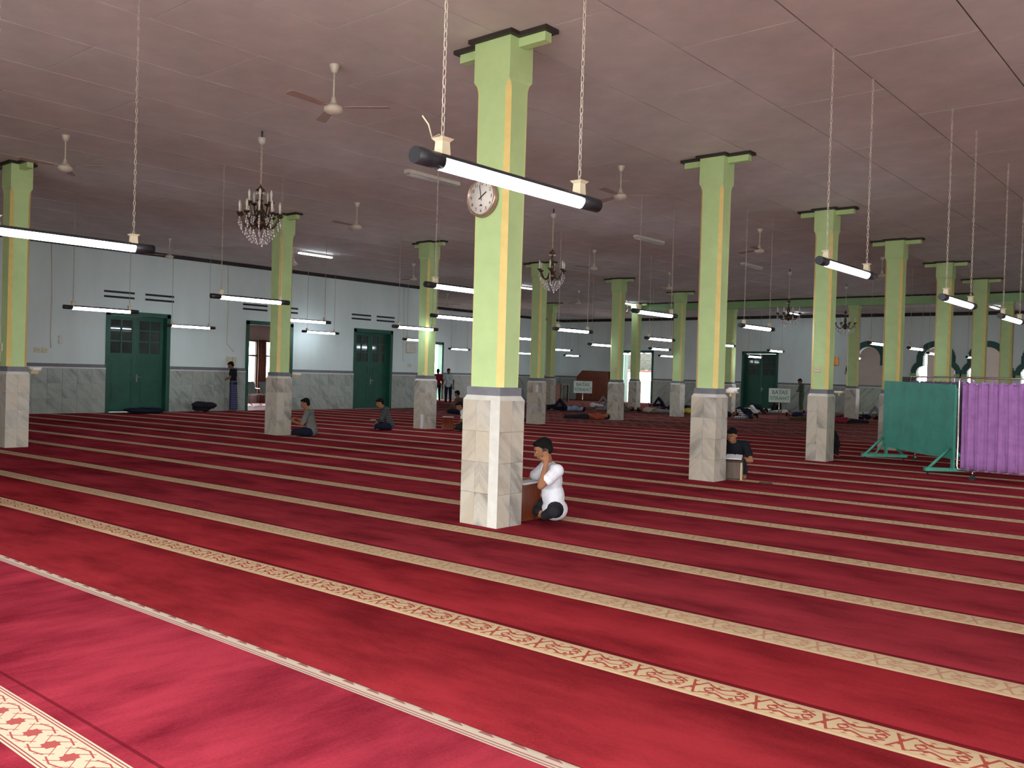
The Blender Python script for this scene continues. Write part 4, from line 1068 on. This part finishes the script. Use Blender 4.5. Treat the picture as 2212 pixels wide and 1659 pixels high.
    # eyes, brows and mouth
    for s in (-1, 1):
        b2 = bm_new(); add_ball(b2, hp(.073, s * .030, .012), (.008, .013, .0055), 10, 6, R_); e_ = obj('eye', b2, 'white_cloth', t_)
        b2 = bm_new(); add_ball(b2, hp(.079, s * .030, .011), (.004, .006, .0055), 8, 6, R_); obj('pupil', b2, 'hair', e_)
        b2 = bm_new(); add_ball(b2, hp(.083, s * .031, .036), (.006, .020, .0045), 8, 6, R_); obj('eyebrow', b2, 'hair', t_)
    b2 = bm_new(); add_ball(b2, hp(.091, 0, -.057), (.006, .022, .006), 10, 6, R_); obj('mouth', b2, 'maroon', t_)
    hb = bm_new()
    add_ball(hb, hp(-.028, 0, .046), (.092, .080, .082), 16, 12, R_); add_ball(hb, hp(-.055, 0, .000), (.056, .070, .072), 14, 10, R_)
    add_ball(hb, hp(.030, 0, .088), (.052, .058, .030), 12, 8, R_)
    fused('hair', hb, hair, t_, vox, 1)
    # shirt
    sh_ = bm_new(); g = .014
    trunk(sh_, g)
    for s in 'LR':
        sh, el, wr = J['sh' + s], J['el' + s], J['wr' + s]
        cone(sh_, sh, sh.lerp(el, min(1, sleeve)), .068, .062)
        if sleeve > 1: cone(sh_, el, el.lerp(wr, sleeve - 1), .056, .045)
        if fine:
            e_ = sh.lerp(el, min(1, sleeve)); add_ball(sh_, e_, (.068, .068, .05), 12, 8, frame_from((el - sh), V((.1, 1, .3))))
    if fine: add_ball(sh_, pel.lerp(ch, .42), (.118, .158, .17), 16, 10, Rt)
    if longtop:
        add_ball(sh_, pel - up_ * longtop * .25, (.135, .172, .10 + longtop * .2), 16, 10, Rt)
    fused('shirt', sh_, top, t_, vox, 3)
    # trousers or wrapped skirt
    tr = bm_new(); add_ball(tr, pel, (.112, .155, .10), 16, 10, Rt)
    if skirt:
        zt = pel + up_ * .06; zb_ = (J['anL'] + J['anR']) / 2 + V((0, 0, .03))
        for k in range(25):
            q = k / 24; p_ = zt.lerp(zb_, q); add_ball(tr, p_, (.115 + .02 * q, .165 + .015 * q, .07), 16, 8, Rt)
    else:
        for s in 'LR':
            hip, kn, an = J['hip' + s], J['kn' + s], J['an' + s]
            cone(tr, hip, kn, .092, .070); cone(tr, kn, an.lerp(kn, .06), .066, .050)
    fused('sarong_wrap' if skirt else 'trousers', tr, bottom, t_, vox, 3)
    t_.location.z += .003 - LOW[0]
    return t_
def pose_cross(h=.0, lean=.05, look=(1, 0, 0), hands=None):
    J = dict(pel=(0, 0, .135), chest=(lean, 0, .42), neck=(lean * 1.6, 0, .585), head=(lean * 1.6 + .05, 0, .725), hf=look,
             shL=(lean, .175, .53), shR=(lean, -.175, .53), elL=(lean + .08, .25, .29), elR=(lean + .08, -.25, .29),
             wrL=(.28, .17, .21), wrR=(.28, -.17, .21), haL=(.37, .13, .19), haR=(.37, -.13, .19),
             hipL=(.02, .09, .12), hipR=(.02, -.09, .12), knL=(.30, .33, .12), knR=(.30, -.33, .12), anL=(.36, -.06, .07), anR=(.27, .10, .06), toL=(.36, -.20, .045), toR=(.30, .25, .04))
    if hands: J.update(hands)
    return J
# man on the phone, seated sideways at the low wooden desk behind the nearest column
f_rz = math.atan2(-.84, -.54)
J = pose_cross(lean=.02, look=(1, -.12, -.28))
J.update(pel=(0, 0, .135), chest=(.05, 0, .43), neck=(.085, 0, .60), head=(.15, .01, .735),
         shL=(.05, .19, .535), shR=(.06, -.17, .53), elL=(.235, .225, .385), wrL=(.160, .155, .615), haL=(.150, .112, .70), pnL=(-.05, -1, .1), thL=(-1, 0, 0), curlL=(.45, 0, 0),
         elR=(.22, -.24, .37), wrR=(.36, -.10, .41), haR=(.44, -.04, .41), knL=(.13, .36, .15), anL=(.16, .16, .07), toL=(.15, .02, .045), knR=(.24, -.30, .13), anR=(.15, -.04, .07), toR=(.06, .05, .045))
person('man in white shirt holding a phone to his ear beside the nearest column', (-5.66, 7.40, 0), f_rz, J, 'shirt_white', 'trousers_black', 'skin', .58, vox=.009, fine=True, longtop=.10)
# the phone: a thing of its own, held against the ear
bm = box(-.004, .004, -.022, .022, -.048, .048)
ph = obj('mobile_phone', bm, 'rubber', bevel=.003); tag(ph, 'black mobile phone held at the ear of the man in white', 'phone')
Mr = Matrix.Rotation(f_rz, 4, 'Z'); pl_ = Mr @ V((.150, .088, .715)); ph.location = V((-5.66, 7.40, 0.01)) + pl_; ph.rotation_euler = (.35, .1, f_rz + PI / 2)
# low wooden desk with an open book
t = thing('low_desk', 'reddish brown low wooden desk behind the nearest column', 'desk', (-6.07, 7.17, 0))
obj('side_panel', box(.20, .225, -.20, .22, 0, .36), 'wood', t); obj('side_panel', box(-.225, -.20, -.20, .22, 0, .36), 'wood', t)
obj('top', box(-.25, .25, -.215, .235, .36, .385), 'wood', t); obj('back_panel', box(-.20, .20, -.20, -.185, .02, .36), 'wood', t); obj('shelf', box(-.20, .20, -.18, .20, .14, .155), 'wood', t)
t = thing('open_book', 'thick open white book lying on the low brown desk', 'book', (-6.00, 7.15, .386), .15)
bm = bm_new(); add_prism(bm, [(-.20, .0), (.20, 0), (.20, .022), (.03, .030), (0, .018), (-.03, .030), (-.20, .022)], 'y', -.14, .14); obj('pages', bm, 'paper', t)
obj('cover', box(-.205, .205, -.145, .145, -.001, .003), 'maroon', t)
# man in the black T-shirt reading behind the second column
J = pose_cross(lean=.10, look=(1, 0, -.75))
J.update(pel=(0, 0, .15), chest=(.09, 0, .42), neck=(.15, 0, .565), head=(.235, 0, .665), hu=(.45, 0, 1), knL=(.30, .20, .27), knR=(.28, -.26, .13), anL=(.14, .20, .06), toL=(.30, .22, .035),
         elL=(.18, .30, .30), wrL=(.34, .13, .31), haL=(.42, .08, .30), elR=(.16, -.27, .30), wrR=(.33, -.10, .33), haR=(.41, -.06, .33))
p2_rz = math.atan2(-.86, .10)
person('man in black T-shirt bowing over a book stand behind the column', (-6.36, 13.02, 0), p2_rz, J, 'tee_black', 'jeans', 'skin', .62, vox=.011, fine=True)
bm = bm_new(); 
t = thing('book_stand', 'pale edged wooden book stand in front of the man in black T-shirt', 'stand', (-6.20, 12.62, 0), .35)
for s in (-1, 1): obj('side_board', box(s * .12 - .011, s * .12 + .011, -.09, .09, 0, .30), 'woodlight', t)
o = obj('top_board', box(-.14, .14, -.12, .12, -.01, .01), 'wooddark', t); o.location = (0, 0, .315); o.rotation_euler = (.28, 0, 0)
obj('front_board', box(-.108, .108, -.08, -.065, .02, .30), 'wooddark', t)
t = thing('open_book', 'open white book on the stand before the man in black', 'book', (-6.20, 12.62, .338), .35); t.rotation_euler = (.28, 0, .35)
bm = bm_new(); add_prism(bm, [(-.12, 0), (.12, 0), (.12, .014), (.02, .020), (0, .012), (-.02, .020), (-.12, .014)], 'y', -.09, .09); obj('pages', bm, 'paper', t)
tag(obj('prayer_beads', (lambda b2: ([add_ball(b2, (.09 * math.cos(a * .35), .06 * math.sin(a * .35), .012), (.012,) * 3, 6, 5) for a in range(18)], b2)[1])(bm_new()), 'brown', None, (-5.62, 12.50, 0)), 'dark string of beads on the carpet beside the man in black', 'beads')
# seated boy beside the chandelier column
J = pose_cross(lean=.08, look=(1, .15, -.05), hands=dict(elR=(.18, -.24, .30), wrR=(.34, -.10, .36), haR=(.40, -.05, .42), wrL=(.40, .10, .33), haL=(.46, .05, .40)))
person('boy in grey shirt sitting cross-legged against the chandelier column', (-16.0, 12.05, 0), math.atan2(-.62, -.80), J, 'shirt_grey', 'dark_blue', 'skin', .75, vox=.012, fine=True)
J = pose_cross(lean=.12, look=(1, .1, -.45), hands=dict(wrL=(.32, .20, .20), haL=(.38, .16, .12)))
J.update(neck=(.20, 0, .56), head=(.27, 0, .68))
person('man in dark plaid shirt sitting cross-legged looking at his hands', (-16.75, 15.0, 0), math.atan2(-.68, -.70), J, 'plaid', 'dark_blue', 'skin', 1.5, vox=.012, fine=True)
small_box('mobile_phone', 'small white phone in the hands of the man in plaid', 'phone', (-17.08, 14.72, .25), (.07, .13, .012), 'paper')
J = pose_cross(lean=.14, look=(1, .15, -.6)); J.update(neck=(.22, 0, .53), head=(.29, 0, .635))
person('man in white shirt reading from a brown stand beside the papered column', (-15.62, 16.75, 0), math.atan2(-.62, -.75), J, 'white_cloth', 'trousers_black', 'skindark', .7, vox=.013)
t = thing('book_stand', 'brown folding book stand before the man in white near the papered column', 'stand', (-16.12, 16.42, 0), .7)
for s in (-1, 1):
    o = obj('leaf_board', box(-.15, .15, -.010, .010, -.22, .22), 'wood', t); o.location = (0, 0, .175); o.rotation_euler = (s * .75, 0, 0)
t = thing('open_book', 'open white book on the brown folding stand', 'book', (-16.12, 16.42, .245), .7)
bm = bm_new(); add_prism(bm, [(-.12, .10), (-.105, .10), (0, .012), (.105, .10), (.12, .10), (0, -.01)], 'x', -.14, .14); obj('pages', bm, 'paper', t)
# standing people
def pose_stand(look=(1, 0, -.2), hands=None, s=1.0):
    J = dict(pel=(0, 0, .93), chest=(.01, 0, 1.22), neck=(.02, 0, 1.41), head=(.055, 0, 1.545), hf=look, shL=(.01, .175, 1.35), shR=(.01, -.175, 1.35), elL=(-.01, .24, 1.07), elR=(-.01, -.24, 1.07),
             wrL=(.07, .25, .84), wrR=(.07, -.25, .84), haL=(.09, .24, .75), haR=(.09, -.24, .75), hipL=(0, .09, .90), hipR=(0, -.09, .90), knL=(.02, .10, .48), knR=(.02, -.10, .48), anL=(-.02, .11, .07), anR=(-.02, -.11, .07), toL=(.14, .13, .03), toR=(.14, -.13, .03))
    if hands: J.update(hands)
    return {k: (V(v) * s if k not in ('hf',) else v) for k, v in J.items()}
pray = dict(elL=(.05, .24, 1.10), elR=(.05, -.24, 1.10), wrL=(.20, .05, 1.10), wrR=(.20, -.05, 1.08), haL=(.22, -.05, 1.10), haR=(.22, .05, 1.07), head=(.10, 0, 1.52), neck=(.035, 0, 1.40))
person('man in dark shirt and blue checked sarong standing by the wall with folded arms', (-25.55, 16.05, 0), math.atan2(-.60, -.70), pose_stand((1, 0, -.8), pray, .99), 'tee_black', 'sarong', 'skindark', .5, vox=.015, skirt=True)
person('man in pale blue patterned shirt standing right of the far doorway', (-28.3, 28.8, 0), math.atan2(-.75, .55), pose_stand((1, .1, -.5), None, .98), 'batik', 'dark_blue', 'skindark', .55, vox=.016, longtop=.12)
person('person in maroon top carrying a bag in the far left doorway', (-30.9, 30.7, 0), math.atan2(.55, -.75), pose_stand((1, 0, -.3), None, .96), 'maroon', 'trousers_black', 'skindark', 1.6, vox=.018)
person('dark clothed man standing by the back wall right of the far sign', (-16.25, 39.7, 0), math.atan2(-.65, -.76), pose_stand((1, 0, -.1), pray, 1.0), 'green_cloth', 'green_cloth', 'skindark', 1.4, vox=.018)
# more seated and kneeling people
def pose_kneesup():
    J = pose_cross(lean=.0, look=(1, 0, -.2)); J.update(knL=(.34, .14, .42), knR=(.34, -.14, .42), anL=(.50, .13, .06), anR=(.50, -.13, .06), toL=(.64, .15, .03), toR=(.64, -.15, .03), wrL=(.32, .08, .44), wrR=(.32, -.08, .44), haL=(.36, 0, .42), haR=(.36, .02, .44)); return J
person('man in brown sitting with his back to the wall right of the paler standing man', (-21.7, 22.75, 0), math.atan2(-.2, -.95), pose_cross(lean=.08, look=(1, 0, -.4)), 'brown', 'dark_blue', 'skindark', 1.5, vox=.016)
person('dark seated man leaning next to the standing man by the back wall', (-17.8, 40.3, 0), math.atan2(-.65, .6), pose_kneesup(), 'green_cloth', 'trousers_black', 'skindark', 1.4, vox=.018)
person('dark clothed person sitting hidden right behind the third clock row column', (-6.74, 17.66, 0), math.atan2(1, -.1), pose_kneesup(), 'tee_black', 'trousers_black', 'skindark', 1.4, vox=.018)
person('dark clothed person sitting at the left picture edge against the leftmost column', (-16.58, 5.60, 0), math.atan2(-.1, -1), pose_kneesup(), 'trousers_black', 'dark_blue', 'skindark', 1.4, vox=.018)
person('white clothed man sitting behind the sleepers near the third clock row column', (-11.6, 37.6, 0), math.atan2(-.8, .3), pose_cross(lean=.1), 'grey', 'grey', 'skindark', 1.6, vox=.018)
def pose_lie(knees=True, arm=0):
    """on the back, head toward -X, feet toward +X"""
    J = dict(pel=(0, 0, .11), chest=(-.30, 0, .12), neck=(-.50, 0, .12), head=(-.63, 0, .13), hf=(.05, .2, 1), hu=(-1, 0, .1), shL=(-.44, .175, .10), shR=(-.44, -.175, .10), elL=(-.25, .30, .07), elR=(-.25, -.30, .07),
             wrL=(-.05, .22, .15), wrR=(-.02, -.20, .15), haL=(.02, .12, .19), haR=(.05, -.12, .19), hipL=(.03, .09, .11), hipR=(.03, -.09, .11), knL=(.46, .12, .09), knR=(.46, -.12, .09), anL=(.86, .14, .06), anR=(.86, -.14, .06), toL=(.90, .18, .18), toR=(.90, -.18, .18))
    if knees: J.update(knL=(.30, .12, .46), anL=(.58, .13, .06), toL=(.70, .15, .035))
    if arm: J.update(elL=(-.60, .30, .10), wrL=(-.62, .10, .26), haL=(-.60, .02, .24))
    return J
LIE = [((-17.6, 24.75), 3.9, 'orange', 'trousers_black', 0, 0, 'man in orange shirt lying at the foot of the column left of the bright doorway'),
 ((-21.9, 29.3), 3.7, 'lightblue', 'dark_blue', 1, 1, 'man lying behind the middle sign with a pale blue sleeve over his face'),
 ((-23.4, 30.4), 3.8, 'brown', 'trousers_black', 0, 0, 'brown clothed sleeper right of the worn grey column'),
 ((-24.0, 35.5), 3.5, 'white_cloth', 'grey', 1, 0, 'sleeper in white before the red cabinet'),
 ((-21.2, 31.9), 3.9, 'green_cloth', 'grey', 1, 0, 'dark green clothed sleeper left of the doorway column base'),
 ((-22.9, 38.8), 3.4, 'grey', 'dark_blue', 1, 0, 'sleeper with raised knees right of the bright doorway, farthest'),
 ((-19.6, 32.4), .5, 'beige', 'grey', 0, 0, 'beige clothed sleeper just right of the green doorway column'),
 ((-20.6, 36.2), 3.9, 'dark_blue', 'dark_blue', 1, 0, 'sleeper in dark blue right of the bright doorway'),
 ((-18.5, 33.9), .4, 'yellowc', 'beige', 0, 0, 'sleeper with a yellow shirt right of the bright doorway'),
 ((-16.6, 32.3), 3.6, 'dark_blue', 'trousers_black', 1, 0, 'dark sleeper left of the second clock row column base'),
 ((-17.4, 37.9), .7, 'white_cloth', 'grey', 0, 1, 'white clothed sleeper in front of the far green door'),
 ((-16.6, 39.0), 3.6, 'grey', 'white_cloth', 0, 0, 'pale sleeper right of the far sign near the back wall'),
 ((-14.6, 36.0), .6, 'dark_blue', 'blue', 0, 0, 'sleeper with bright blue trousers left of the third clock row column'),
 ((-13.3, 33.6), 3.6, 'brown', 'brown', 0, 0, 'brown clothed sleeper at the left of the third clock row column'),
 ((-12.9, 37.5), 3.5, 'dark_blue', 'dark_blue', 1, 0, 'dark blue sleeper just right of the third clock row column'),
 ((-11.9, 33.3), .9, 'maroon', 'trousers_black', 0, 0, 'dark maroon clothed sleeper in front of the arch column foot'),
 ((-11.2, 37.0), .6, 'white_cloth', 'trousers_black', 0, 0, 'white and black clothed sleeper left of the teal board'),
 ((-13.0, 40.9), 3.2, 'lightblue', 'grey', 1, 0, 'sleeper under the first trefoil arch'),
 ((-27.5, 33.5), 3.6, 'trousers_black', 'grey', 1, 0, 'dark sleeper with raised knees just right of the clock column')]
for (x, y), a, tp, bt, kn, ar, lab in LIE:
    person(lab, (x, y, 0), a, pose_lie(kn, ar), tp, bt, 'skindark', 1.5, vox=.022)
def pose_bow():
    return dict(pel=(-.20, 0, .36), chest=(.10, 0, .30), neck=(.30, 0, .20), head=(.40, 0, .125), hf=(.35, 0, -1), hu=(1, 0, .25), shL=(.20, .17, .24), shR=(.20, -.17, .24), elL=(.30, .30, .10), elR=(.30, -.30, .10),
                wrL=(.44, .22, .035), wrR=(.44, -.22, .035), haL=(.53, .20, .03), haR=(.53, -.20, .03), hipL=(-.20, .09, .33), hipR=(-.20, -.09, .33), knL=(.02, .11, .075), knR=(.02, -.11, .075), anL=(-.36, .09, .06), anR=(-.36, -.09, .06), toL=(-.46, .09, .03), toR=(-.46, -.09, .03))
person('man in dark shirt bowing on the floor, black and white cloth at his knees', (-15.0, 31.3, 0), .15, pose_bow(), 'dark_blue', 'stripes', 'skindark', 1.5, vox=.018)
person('dark clothed man curled forward on the floor before the far green door', (-17.2, 37.0, 0), .5, pose_bow(), 'trousers_black', 'white_cloth', 'skindark', 1.5, vox=.018)
# bags and bundles
def bundle(name, label, loc, ax, m, rz=0, cat='bag', seed=1):
    rr = random.Random(seed); b2 = bm_new()
    for k in range(7): add_ball(b2, (rr.uniform(-.6, .6) * ax[0], rr.uniform(-.6, .6) * ax[1], rr.uniform(.3, .7) * ax[2]), (ax[0] * rr.uniform(.35, .7), ax[1] * rr.uniform(.35, .7), ax[2] * rr.uniform(.25, .32)), 10, 8, Matrix.Rotation(rr.uniform(-.5, .5), 3, 'Z'))
    LOW[0] = 9; o_ = fused(name, b2, m, None, .014, 2); o_.location = (loc[0], loc[1], .003 - LOW[0]); o_.rotation_euler = (0, 0, rz); tag(o_, label, cat); return o_
bundle('cloth_bundle', 'dark blue heap of cloth in front of the first green door', (-25.4, 12.9, 0), (.42, .65, .20), 'dark_blue', .1, 'cloth', 3)
bundle('shoulder_bag', 'black bag on the floor against the wall left of the man in sarong', (-25.5, 15.0, 0), (.22, .45, .34), 'trousers_black', .1, 'bag', 5)
bundle('shoulder_bag', 'dark bag at the foot of the column right behind the nearest column', (-17.5, 20.9, 0), (.22, .22, .32), 'trousers_black', 0, 'bag', 9)
bundle('plastic_bag', 'white plastic bag among the sleepers before the red cabinet', (-22.6, 33.6, 0), (.3, .3, .45), 'white_cloth', .2, 'bag', 4)
bundle('cloth_bundle', 'crumpled white cloth beside the sleeping men left of the doorway', (-23.6, 33.9, 0), (.4, .3, .25), 'white_cloth', .2, 'cloth', 8)
bundle('backpack', 'yellow bag beside the sleepers right of the bright doorway', (-17.9, 33.4, 0), (.22, .2, .36), 'yellowc', 0, 'bag', 6)
